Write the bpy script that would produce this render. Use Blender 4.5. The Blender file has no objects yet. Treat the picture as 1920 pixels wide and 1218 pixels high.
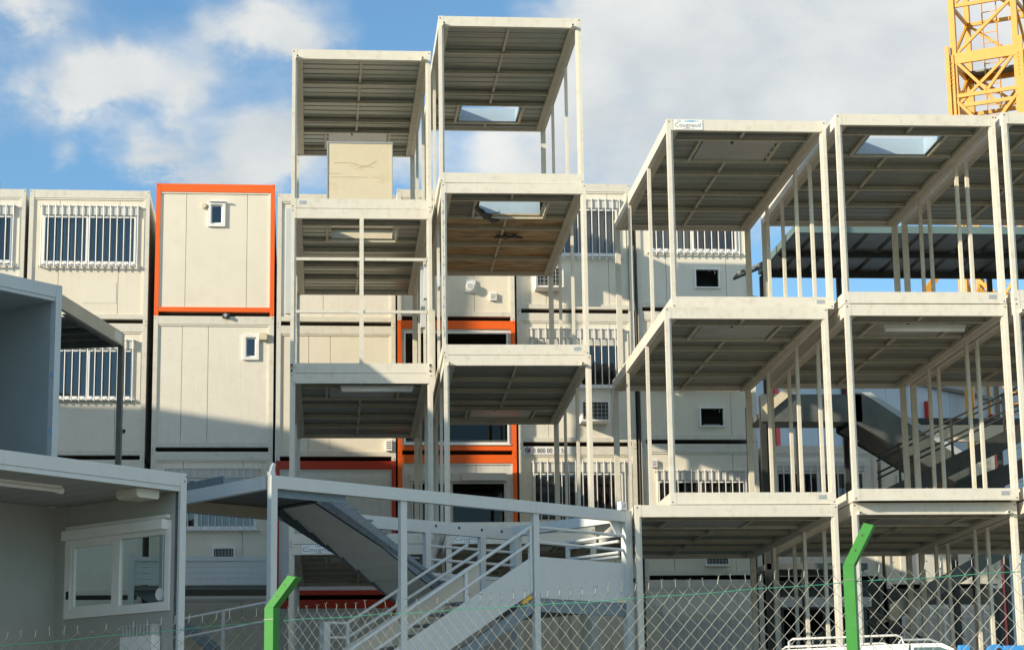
import bpy, math, random
from mathutils import Vector, Matrix
R = math.radians
random.seed(7)
C = bpy.context.scene.collection
SC = bpy.context.scene

# ------------------------------------------------------------------ camera
F, PITCH, ROLL, YAW = 4022.7, R(11.9107), R(-0.8018), R(5.9)
cam_d = bpy.data.cameras.new('camera'); cam = bpy.data.objects.new('camera', cam_d); C.objects.link(cam)
cam_d.sensor_width = 36.0; cam_d.lens = F / 1920 * 36.0
cam_d.clip_start = 0.1; cam_d.clip_end = 3000
sp, cp = math.sin(PITCH), math.cos(PITCH); sr, cr = math.sin(ROLL), math.cos(ROLL)
right0, up0, fwd0 = Vector((1, 0, 0)), Vector((0, -sp, cp)), Vector((0, cp, sp))
right = right0 * cr + up0 * sr; up = up0 * cr - right0 * sr
RZ = Matrix.Rotation(-YAW, 3, 'Z')
right, up, fwd = RZ @ right, RZ @ up, RZ @ fwd0
m = Matrix.Identity(4)
for i in range(3):
    m[i][0], m[i][1], m[i][2] = right[i], up[i], -fwd[i]
m.translation = Vector((0, 0, -0.95))
cam.matrix_world = m
SC.camera = cam

# ------------------------------------------------------------------ sun, sky, exposure
SUN_AZ, SUN_EL = R(64), R(19.3)          # measured from the facade normal towards the left
to_sun = Vector((-math.sin(SUN_AZ) * math.cos(SUN_EL), -math.cos(SUN_AZ) * math.cos(SUN_EL), math.sin(SUN_EL)))
sun_d = bpy.data.lights.new('sun', 'SUN'); sun = bpy.data.objects.new('sun', sun_d); C.objects.link(sun)
sun_d.energy = 4.8; sun_d.angle = R(0.5); sun_d.color = (1.0, 0.85, 0.64)
sun.rotation_euler = to_sun.to_track_quat('Z', 'Y').to_euler(); sun.location = to_sun * 60
SC.view_settings.view_transform = 'Standard'; SC.view_settings.look = 'None'
SC.view_settings.exposure = 0.42; SC.view_settings.gamma = 1.0

w = bpy.data.worlds.new("World"); SC.world = w; w.use_nodes = True
nt = w.node_tree; N = nt.nodes; Lk = nt.links
for n_ in list(N): N.remove(n_)
def nd(t, **k):
    n_ = N.new(t)
    for a, b in k.items(): setattr(n_, a, b)
    return n_
def math_(op, a, b=None, c=None, clamp=False):
    n_ = nd('ShaderNodeMath', operation=op); n_.use_clamp = clamp
    for i, v in enumerate((a, b, c)):
        if v is None: continue
        if isinstance(v, (int, float)): n_.inputs[i].default_value = v
        else: Lk.new(v, n_.inputs[i])
    return n_.outputs[0]
sky = nd('ShaderNodeTexSky', sky_type='NISHITA'); sky.sun_disc = False
sky.sun_elevation = SUN_EL; sky.sun_rotation = math.atan2(to_sun.x, to_sun.y)
sky.altitude = 50; sky.air_density = 1.0; sky.dust_density = 0.6; sky.ozone_density = 2.0
tc = nd('ShaderNodeTexCoord'); sep = nd('ShaderNodeSeparateXYZ'); Lk.new(tc.outputs['Generated'], sep.inputs[0])
X, Y, Z = sep.outputs
DEG = 57.29578
az = math_('MULTIPLY', math_('ARCTAN2', X, Y), DEG)
el = math_('MULTIPLY', math_('ARCSINE', Z), DEG)
def noise(scale, detail, rough, sx=1, sy=1, sz=1, off=0.0):
    mp = nd('ShaderNodeMapping'); mp.inputs['Scale'].default_value = (sx, sy, sz); mp.inputs['Location'].default_value = (off, off * .7, off * .3)
    Lk.new(tc.outputs['Generated'], mp.inputs[0])
    n_ = nd('ShaderNodeTexNoise'); n_.inputs['Scale'].default_value = scale; n_.inputs['Detail'].default_value = detail
    n_.inputs['Roughness'].default_value = rough; n_.inputs['Distortion'].default_value = .25
    Lk.new(mp.outputs[0], n_.inputs[0]); return n_.outputs[0]
n_big = noise(9, 8, .56, 1, 1, 1.5, 3.1)
n_fine = noise(34, 7, .6, 1, 1, 1.6, 1.7)
n_warp = noise(18, 4, .5, 1, 1, 1.3, 9.2)
azw = math_('ADD', az, math_('MULTIPLY', math_('SUBTRACT', n_warp, .5), 5.0))
elw = math_('ADD', el, math_('MULTIPLY', math_('SUBTRACT', n_fine, .5), 2.2))
def blob(a0, e0, sa, se, amp):
    dx = math_('DIVIDE', math_('SUBTRACT', azw, a0), sa); dy = math_('DIVIDE', math_('SUBTRACT', elw, e0), se)
    q = math_('ADD', math_('MULTIPLY', dx, dx), math_('MULTIPLY', dy, dy))
    return math_('MULTIPLY', math_('POWER', 2.718, math_('MULTIPLY', q, -1.0)), amp)
cov = None
for b in [(-5.2, 18.25, 2.1, 1.0, 1.3), (-2.9, 17.7, .45, 1.0, .6), (-0.5, 19.8, 1.6, .9, 1.05), (-7.4, 20.2, 1.4, .7, .75), (-2.6, 19.7, .8, .5, .4),
          (-0.9, 16.5, 1.5, 1.3, 1.4), (-3.9, 16.3, 1.0, .6, .95), (-2.2, 15.8, 1.6, .35, .5), (-6.8, 16.2, .7, .4, .45), (2.5, 16.6, 1.6, 1.2, .6), (1.9, 19.5, .9, .4, .3)]:
    v = blob(*b); cov = v if cov is None else math_('ADD', cov, v)
# the wide overcast bank to the right
bank = nd('ShaderNodeMapRange'); bank.interpolation_type = 'SMOOTHSTEP'
lim = math_('SUBTRACT', azw, math_('MULTIPLY', math_('SUBTRACT', elw, 17.0), .45))
Lk.new(lim, bank.inputs[0]); bank.inputs[1].default_value = 4.4; bank.inputs[2].default_value = 7.4
low = nd('ShaderNodeMapRange'); low.interpolation_type = 'SMOOTHSTEP'
Lk.new(elw, low.inputs[0]); low.inputs[1].default_value = 13.2; low.inputs[2].default_value = 15.6
bk = math_('MULTIPLY', bank.outputs[0], low.outputs[0])
cov = math_('ADD', cov, math_('MULTIPLY', bk, .95))
dens = math_('ADD', cov, math_('MULTIPLY', math_('SUBTRACT', n_big, .50), 1.5))
dens = math_('ADD', dens, math_('MULTIPLY', math_('SUBTRACT', n_fine, .5), .55))
mask = nd('ShaderNodeMapRange'); mask.interpolation_type = 'SMOOTHSTEP'
Lk.new(dens, mask.inputs[0]); mask.inputs[1].default_value = .0; mask.inputs[2].default_value = .95; mask.inputs[4].default_value = .95
cc = nd('ShaderNodeMapRange'); Lk.new(math_('ADD', math_('MULTIPLY', n_big, .75), math_('MULTIPLY', n_warp, .45)), cc.inputs[0]); cc.inputs[1].default_value = .45; cc.inputs[2].default_value = .78
ccol = nd('ShaderNodeMix', data_type='RGBA'); Lk.new(cc.outputs[0], ccol.inputs[0])
KC = 8.2
ccol.inputs[6].default_value = (.555 * KC, .60 * KC, .62 * KC, 1); ccol.inputs[7].default_value = (.82 * KC, .82 * KC, .79 * KC, 1)
mixc = nd('ShaderNodeMix', data_type='RGBA'); Lk.new(mask.outputs[0], mixc.inputs[0]); tint = nd('ShaderNodeMix', data_type='RGBA'); tint.blend_type = 'MULTIPLY'; tint.inputs[0].default_value = 1.0
Lk.new(sky.outputs[0], tint.inputs[6]); tint.inputs[7].default_value = (1.0, 1.32, 1.45, 1); Lk.new(tint.outputs[2], mixc.inputs[6]); Lk.new(ccol.outputs[2], mixc.inputs[7])
bg = nd('ShaderNodeBackground'); bg.inputs['Strength'].default_value = 0.10
Lk.new(mixc.outputs[2], bg.inputs[0])
wo = nd('ShaderNodeOutputWorld'); Lk.new(bg.outputs[0], wo.inputs[0])

# ------------------------------------------------------------------ materials
def mat(name, col, rough=.5, metal=0.0, var=.06, scale=6.0, streak=0.0, bump=0.0, dirt=None, dirt_amt=0.0, dscale=3.0, spec=.5, bscale=40.0):
    """painted or bare surface: base colour with mottling, vertical run marks and patches of grime"""
    M = bpy.data.materials.new(name); M.use_nodes = True
    t = M.node_tree; b = t.nodes['Principled BSDF']
    b.inputs['Roughness'].default_value = rough; b.inputs['Metallic'].default_value = metal
    b.inputs['Specular IOR Level'].default_value = spec
    g = t.nodes.new('ShaderNodeNewGeometry')
    def nz(s, sc, det=5.0):
        mp = t.nodes.new('ShaderNodeMapping'); mp.inputs['Scale'].default_value = sc; t.links.new(g.outputs['Position'], mp.inputs[0])
        n_ = t.nodes.new('ShaderNodeTexNoise'); n_.inputs['Scale'].default_value = s; n_.inputs['Detail'].default_value = det
        n_.inputs['Roughness'].default_value = .6; t.links.new(mp.outputs[0], n_.inputs[0]); return n_.outputs[0]
    def ramp(src, a, c):
        r_ = t.nodes.new('ShaderNodeMapRange'); t.links.new(src, r_.inputs[0]); r_.inputs[1].default_value = a; r_.inputs[2].default_value = c; return r_.outputs[0]
    cur = None
    mx = t.nodes.new('ShaderNodeMix'); mx.data_type = 'RGBA'
    mx.inputs[6].default_value = tuple(c * (1 - var) for c in col) + (1,); mx.inputs[7].default_value = tuple(min(1, c * (1 + var)) for c in col) + (1,)
    t.links.new(ramp(nz(scale, (1, 1, 1)), .3, .7), mx.inputs[0]); cur = mx.outputs[2]
    if streak > 0:
        m2 = t.nodes.new('ShaderNodeMix'); m2.data_type = 'RGBA'; m2.blend_type = 'MULTIPLY'
        mu = t.nodes.new('ShaderNodeMath'); mu.operation = 'MULTIPLY'; mu.inputs[1].default_value = streak
        t.links.new(ramp(nz(3.2, (5, 5, .28)), .50, .78), mu.inputs[0]); t.links.new(mu.outputs[0], m2.inputs[0])
        t.links.new(cur, m2.inputs[6]); m2.inputs[7].default_value = (.62, .57, .47, 1); cur = m2.outputs[2]
    if dirt:
        m3 = t.nodes.new('ShaderNodeMix'); m3.data_type = 'RGBA'
        mu = t.nodes.new('ShaderNodeMath'); mu.operation = 'MULTIPLY'; mu.inputs[1].default_value = dirt_amt
        t.links.new(ramp(nz(dscale, (1, 1, 1), 9.0), .52, .70), mu.inputs[0]); t.links.new(mu.outputs[0], m3.inputs[0])
        t.links.new(cur, m3.inputs[6]); m3.inputs[7].default_value = tuple(dirt) + (1,); cur = m3.outputs[2]
    t.links.new(cur, b.inputs['Base Color'])
    rr = t.nodes.new('ShaderNodeMapRange'); t.links.new(nz(9.0, (1, 1, 1)), rr.inputs[0]); rr.inputs[3].default_value = max(.03, rough - .1); rr.inputs[4].default_value = min(1, rough + .14)
    t.links.new(rr.outputs[0], b.inputs['Roughness'])
    if bump > 0:
        bp = t.nodes.new('ShaderNodeBump'); bp.inputs['Strength'].default_value = bump; bp.inputs['Distance'].default_value = .02
        t.links.new(nz(bscale, (1, 1, 1), 3.0), bp.inputs['Height']); t.links.new(bp.outputs[0], b.inputs['Normal'])
    return M
M = {}
M['cream'] = mat('cream_paint', (.74, .70, .59), .42, var=.03, scale=2.5, streak=.10, dirt=(.50, .45, .35), dirt_amt=.12, dscale=4.0, bump=.03, bscale=2.0)
M['frame'] = mat('frame_paint', (.67, .645, .56), .40, var=.03, scale=3.0, streak=.13, dirt=(.33, .27, .19), dirt_amt=.26, dscale=8.0)
M['beam'] = mat('ceiling_beam_paint', (.55, .53, .42), .5, var=.06, scale=4.0, dirt=(.30, .21, .12), dirt_amt=.35, dscale=5.0)
M['sheet'] = mat('ribbed_sheet', (.27, .295, .26), .34, metal=.5, var=.28, scale=2.2, dirt=(.17, .16, .115), dirt_amt=.5, dscale=2.2)
M['rusty'] = mat('rusty_sheet', (.44, .34, .19), .45, metal=.3, var=.5, scale=4.0, dirt=(.52, .20, .025), dirt_amt=.95, dscale=1.5)
def rust_streaks(M_, ax=.22, ay=2.6):
    t = M_.node_tree
    for n_ in [n for n in t.nodes if n.type == 'MAPPING']:
        sc = n_.inputs['Scale'].default_value; sc[0] *= ax; sc[1] *= ay
rust_streaks(M['rusty'], .5, 1.7); rust_streaks(M['sheet'])
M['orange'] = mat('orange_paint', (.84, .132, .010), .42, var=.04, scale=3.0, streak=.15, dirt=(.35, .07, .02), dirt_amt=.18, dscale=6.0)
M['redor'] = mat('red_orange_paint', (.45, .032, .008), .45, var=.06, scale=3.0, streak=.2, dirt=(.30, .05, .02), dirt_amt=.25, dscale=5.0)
M['white'] = mat('white_paint', (.56, .605, .61), .42, var=.03, scale=3.0, streak=.14, dirt=(.40, .38, .33), dirt_amt=.2, dscale=6.0)
M['grey'] = mat('grey_plastic', (.50, .51, .50), .5, var=.05)
M['palegrey'] = mat('pale_grey_panel', (.62, .62, .59), .5, var=.04, streak=.2)
M['office'] = mat('office_panel', (.39, .395, .365), .55, var=.04, scale=1.5)
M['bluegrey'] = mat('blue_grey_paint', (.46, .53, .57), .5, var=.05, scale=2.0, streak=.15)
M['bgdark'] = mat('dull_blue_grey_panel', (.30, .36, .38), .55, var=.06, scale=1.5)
M['galv'] = mat('galvanised_steel', (.17, .215, .25), .45, metal=.35, var=.22, scale=22.0, dirt=(.26, .30, .33), dirt_amt=.5, dscale=9.0)
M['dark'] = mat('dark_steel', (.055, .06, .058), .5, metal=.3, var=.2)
M['dkgreen'] = mat('dark_grey_steel', (.13, .15, .145), .5, metal=.3, var=.2, scale=3.0)
M['shaded_beige'] = mat('shaded_beige_paint', (.42, .39, .31), .5, var=.08, scale=3.0, streak=.2)  # canopy beam's shade is put into this darker beige
M['ribdark'] = mat('dark_ribbed_sheet', (.15, .17, .17), .36, metal=.45, var=.25, scale=1.5)
M['skylight'] = mat('bluish_upstand', (.36, .47, .56), .3, var=.04)
M['hatchgrey'] = mat('grey_hatch_sheet', (.40, .42, .41), .3, metal=.3, var=.12, scale=1.5, dirt=(.36, .22, .14), dirt_amt=.6, dscale=1.3)
M['brown'] = mat('brown_stain', (.33, .25, .145), .7, var=.3, scale=9)
M['curtain'] = mat('grey_curtain', (.33, .34, .34), .8, var=.15)
M['scuff'] = mat('scuffed_paint', (.30, .26, .20), .7, var=.3, scale=20)
M['cream_warm'] = mat('cream_paint_warm', (.735, .685, .565), .45, var=.035, scale=1.6, streak=.14, dirt=(.46, .40, .30), dirt_amt=.16, dscale=3.2, bump=.03, bscale=2.0)
M['cream_pale'] = mat('cream_paint_pale', (.735, .705, .615), .40, var=.03, scale=3.1, streak=.18, dirt=(.45, .42, .34), dirt_amt=.14, dscale=5.0, bump=.03, bscale=2.0)
M['softwhite'] = mat('grey_white_plate', (.66, .69, .68), .5, var=.05, scale=3.0, streak=.15)
M['heater'] = mat('cream_plastic', (.58, .56, .46), .5, var=.04)
M['teal'] = mat('teal_fascia', (.12, .19, .19), .5, var=.1, scale=3.0)
M['black'] = mat('black_rubber', (.015, .015, .015), .6, var=.1)
M['shutter'] = mat('shutter_box_plastic', (.60, .60, .56), .45, var=.04, streak=.2)
M['pvc'] = mat('white_plastic', (.80, .80, .78), .35, var=.03)
M['grille'] = mat('white_bar_paint', (.68, .69, .685), .38, var=.03, dirt=(.45, .40, .34), dirt_amt=.2, dscale=14.0)
M['plate'] = mat('metal_plate', (.48, .50, .50), .35, metal=.5, var=.1, scale=30)
M['yellowed'] = mat('yellowed_panel', (.68, .61, .45), .5, var=.06, scale=3.0, dirt=(.45, .35, .20), dirt_amt=.35, dscale=3.0)
M['crane'] = mat('yellow_crane_paint', (.58, .275, .02), .42, var=.06, scale=4.0, dirt=(.40, .18, .03), dirt_amt=.35, dscale=5.0)
M['green'] = mat('green_paint', (.032, .215, .032), .5, var=.05, scale=9.0, dirt=(.06, .28, .08), dirt_amt=.3, dscale=30.0, spec=.25)
M['wire'] = mat('zinc_wire', (.15, .165, .155), .42, metal=.55, var=.1, scale=60)
M['gwire'] = mat('green_wire', (.03, .19, .125), .4, var=.1)
M['blue'] = mat('blue_paint', (.05, .30, .70), .4, var=.06, dirt=(.10, .2, .35), dirt_amt=.3, dscale=8.0)
M['vanwhite'] = mat('white_car_paint', (.80, .81, .80), .25, var=.02)
M['skyblue'] = mat('pale_blue_cladding', (.34, .45, .56), .5, var=.05, scale=1.0, streak=.12)
M['red'] = mat('red_paint', (.50, .02, .02), .45, var=.08)
M['yellow'] = mat('yellow_tape', (.80, .45, .02), .5, var=.05)
M['floor'] = mat('floor_board', (.16, .13, .10), .7, var=.2)
M['ground'] = mat('gravel', (.24, .225, .195), .9, var=.3, scale=1.3, dirt=(.15, .14, .12), dirt_amt=.5, dscale=.4, bump=.5, bscale=30.0)
M['asphalt'] = mat('asphalt', (.06, .06, .06), .9, var=.2, scale=2.0, bump=.4, bscale=80.0)
M['concrete'] = mat('concrete', (.36, .35, .33), .85, var=.12, scale=2.0, bump=.2)
M['ink'] = mat('dark_print', (.03, .03, .035), .5, var=.05)
M['greyink'] = mat('grey_print', (.30, .30, .31), .5, var=.05)
M['cyanink'] = mat('cyan_print', (.02, .35, .65), .5, var=.05)
M['redink'] = mat('red_print', (.55, .03, .10), .5, var=.05)
M['sign'] = mat('sign_sheet', (.80, .81, .80), .35, var=.02)
M['rubber'] = mat('tyre_rubber', (.02, .02, .02), .8, var=.2)
M['interior'] = mat('dim_interior', (.10, .095, .085), .8, var=.15)  # dark tone carries the dimness of unlit rooms
def glass(name, tint, base):
    G = bpy.data.materials.new(name); G.use_nodes = True; t = G.node_tree
    for n_ in list(t.nodes): t.nodes.remove(n_)
    o = t.nodes.new('ShaderNodeOutputMaterial'); mx = t.nodes.new('ShaderNodeMixShader'); tr = t.nodes.new('ShaderNodeBsdfTransparent'); gl = t.nodes.new('ShaderNodeBsdfGlossy')
    tr.inputs[0].default_value = tint + (1,); gl.inputs['Roughness'].default_value = .02
    fr = t.nodes.new('ShaderNodeFresnel'); fr.inputs[0].default_value = 1.5
    ad = t.nodes.new('ShaderNodeMath'); ad.operation = 'ADD'; ad.inputs[1].default_value = base; ad.use_clamp = True
    t.links.new(fr.outputs[0], ad.inputs[0]); gm = t.nodes.new('ShaderNodeNewGeometry'); iv = t.nodes.new('ShaderNodeMath'); iv.operation = 'SUBTRACT'; iv.inputs[0].default_value = 1.0; t.links.new(gm.outputs['Backfacing'], iv.inputs[1])
    mu_ = t.nodes.new('ShaderNodeMath'); mu_.operation = 'MULTIPLY'; t.links.new(ad.outputs[0], mu_.inputs[0]); t.links.new(iv.outputs[0], mu_.inputs[1]); t.links.new(mu_.outputs[0], mx.inputs[0]); t.links.new(tr.outputs[0], mx.inputs[1]); t.links.new(gl.outputs[0], mx.inputs[2]); t.links.new(mx.outputs[0], o.inputs[0])
    return G
M['glass'] = glass('window_glass', (.55, .62, .64), .10)
M['dimglass'] = glass('dim_glass', (.42, .42, .40), .0)
M['clear'] = glass('clear_glass', (.80, .86, .84), .03)

# ------------------------------------------------------------------ mesh helpers
class MB:
    def __init__(s): s.v = []; s.f = []; s.mi = []; s.smooth = False
    def face(s, pts, mi=0):
        i = len(s.v); s.v += [tuple(p) for p in pts]; s.f.append(tuple(range(i, i + len(pts)))); s.mi.append(mi); return s
    def hexa(s, P, mi=0):
        i = len(s.v); s.v += [tuple(p) for p in P]
        for q in ((0, 3, 2, 1), (4, 5, 6, 7), (0, 1, 5, 4), (1, 2, 6, 5), (2, 3, 7, 6), (3, 0, 4, 7)):
            s.f.append(tuple(i + k for k in q)); s.mi.append(mi)
        return s
    def box(s, x0, x1, y0, y1, z0, z1, mi=0):
        return s.hexa([(x0, y0, z0), (x1, y0, z0), (x1, y1, z0), (x0, y1, z0), (x0, y0, z1), (x1, y0, z1), (x1, y1, z1), (x0, y1, z1)], mi)
    def bar(s, a, b, wd, ht, upv=(0, 0, 1), mi=0):
        a, b = Vector(a), Vector(b); d = (b - a).normalized(); u = Vector(upv)
        if abs(d.dot(u)) > .98: u = Vector((0, 1, 0))
        sd = d.cross(u).normalized() * wd / 2; u2 = sd.cross(d).normalized() * ht / 2
        return s.hexa([a - sd - u2, a + sd - u2, b + sd - u2, b - sd - u2, a - sd + u2, a + sd + u2, b + sd + u2, b - sd + u2], mi)
    def tube(s, pts, r, n=8, mi=0, caps=True):
        pts = [Vector(p) for p in pts]; rings = []
        for k, p in enumerate(pts):
            d = (pts[min(k + 1, len(pts) - 1)] - pts[max(k - 1, 0)]).normalized()
            u = Vector((0, 0, 1)) if abs(d.z) < .9 else Vector((0, 1, 0))
            a = d.cross(u).normalized(); b = a.cross(d).normalized(); i0 = len(s.v)
            for j in range(n):
                t_ = 2 * math.pi * j / n; s.v.append(tuple(p + a * math.cos(t_) * r + b * math.sin(t_) * r))
            rings.append(i0)
        for k in range(len(rings) - 1):
            for j in range(n):
                j2 = (j + 1) % n; s.f.append((rings[k] + j, rings[k] + j2, rings[k + 1] + j2, rings[k + 1] + j)); s.mi.append(mi)
        if caps:
            s.f.append(tuple(rings[0] + j for j in range(n))); s.mi.append(mi)
            s.f.append(tuple(rings[-1] + j for j in reversed(range(n)))); s.mi.append(mi)
        return s
    def prism(s, poly, axis, a, b, mi=0):
        """polygon of 2-D points swept along an axis ('x','y','z') from a to b"""
        def P(q, t_):
            return {'x': (t_, q[0], q[1]), 'y': (q[0], t_, q[1]), 'z': (q[0], q[1], t_)}[axis]
        n = len(poly); i = len(s.v)
        s.v += [P(q, a) for q in poly] + [P(q, b) for q in poly]
        s.f.append(tuple(i + k for k in range(n))); s.mi.append(mi); s.f.append(tuple(i + n + k for k in reversed(range(n)))); s.mi.append(mi)
        for k in range(n):
            k2 = (k + 1) % n; s.f.append((i + k, i + n + k, i + n + k2, i + k2)); s.mi.append(mi)
        return s
    def corr(s, x0, x1, y0, y1, z, pitch=.27, amp=.03, th=.004, mi=0, along='x'):
        """trapezoid-ribbed sheet; ribs run along x, profile along y (or the other way round)"""
        prof = []; yy = y0; k = 0
        steps = [0, .78, .85, .93, 1.0]
        zs = [0, 0, amp, amp, 0]
        base = math.floor(y0 / pitch) * pitch
        raw = []
        while base < y1 + pitch:
            for a, b in zip(steps, zs): raw.append((base + a * pitch * .999, b))
            base += pitch
        def zat(y):
            for (p, q), (p2, q2) in zip(raw, raw[1:]):
                if p <= y <= p2: return q + (q2 - q) * (y - p) / max(1e-6, p2 - p)
            return 0
        prof = [(y0, zat(y0))] + [q for q in raw if y0 + 1e-4 < q[0] < y1 - 1e-4] + [(y1, zat(y1))]
        for (p, q), (p2, q2) in zip(prof, prof[1:]):
            if along == 'x':
                P = [(x0, p, z + q), (x1, p, z + q), (x1, p2, z + q2), (x0, p2, z + q2)]
            else:
                P = [(p, x0, z + q), (p, x1, z + q), (p2, x1, z + q2), (p2, x0, z + q2)]
            s.hexa(P + [(a, b, c + th) for a, b, c in P], mi)
        return s
    def build(s, name, mats, parent=None, loc=None):
        me = bpy.data.meshes.new(name); me.from_pydata(s.v, [], s.f)
        if not isinstance(mats, (list, tuple)): mats = [mats]
        for m_ in mats: me.materials.append(M[m_] if isinstance(m_, str) else m_)
        if len(mats) > 1: me.polygons.foreach_set('material_index', s.mi)
        if s.smooth: me.polygons.foreach_set('use_smooth', [True] * len(me.polygons))
        me.update()
        o = bpy.data.objects.new(name, me); C.objects.link(o)
        if parent: o.parent = parent
        if loc: o.location = loc
        return o
def tag(o, label, cat, group=None):
    o['label'] = label; o['category'] = cat
    if group: o['group'] = group
    return o
def thing(name, loc, rz, label, cat, group=None):
    o = bpy.data.objects.new(name, None); C.objects.link(o); o.location = loc; o.rotation_euler = (0, 0, rz); o.empty_display_size = .2
    return tag(o, label, cat, group)
def struct(o): o['kind'] = 'structure'; return o
def text_mesh(txt, size, name, m_, parent, loc, rot=(math.pi / 2, 0, 0), extrude=.002, sx=1.0):
    cu = bpy.data.curves.new(name, 'FONT'); cu.body = txt; cu.size = size; cu.extrude = extrude; cu.align_x = 'LEFT'; cu.space_character = 1.05
    tmp = bpy.data.objects.new('tmp', cu); C.objects.link(tmp)
    dg = bpy.context.evaluated_depsgraph_get(); me = bpy.data.meshes.new_from_object(tmp.evaluated_get(dg))
    C.objects.unlink(tmp); bpy.data.objects.remove(tmp); bpy.data.curves.remove(cu)
    me.name = name; me.materials.clear(); me.materials.append(M[m_])
    o = bpy.data.objects.new(name, me); C.objects.link(o); o.parent = parent; o.location = loc; o.rotation_euler = rot; o.scale = (sx, 1, 1)
    return o

# ------------------------------------------------------------------ ground
g = MB()
prof = [(-60, -2.55), (12.5, -2.55), (20, -1.75), (25, -1.1), (29, -.2), (32, -.2), (260, -.2)]
for (ya, za), (yb, zb) in zip(prof, prof[1:]):
    g.face([(-150, ya, za), (150, ya, za), (150, yb, zb), (-150, yb, zb)])
struct(g.build('ground', 'ground'))
g = MB(); g.face([(-150, -8, -2.546), (150, -8, -2.546), (150, 6.0, -2.546), (-150, 6.0, -2.546)])
struct(g.build('road', 'asphalt'))
g = MB(); g.box(-150, 150, 6.0, 7.2, -2.55, -2.42)
struct(g.build('pavement', 'concrete'))

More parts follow.
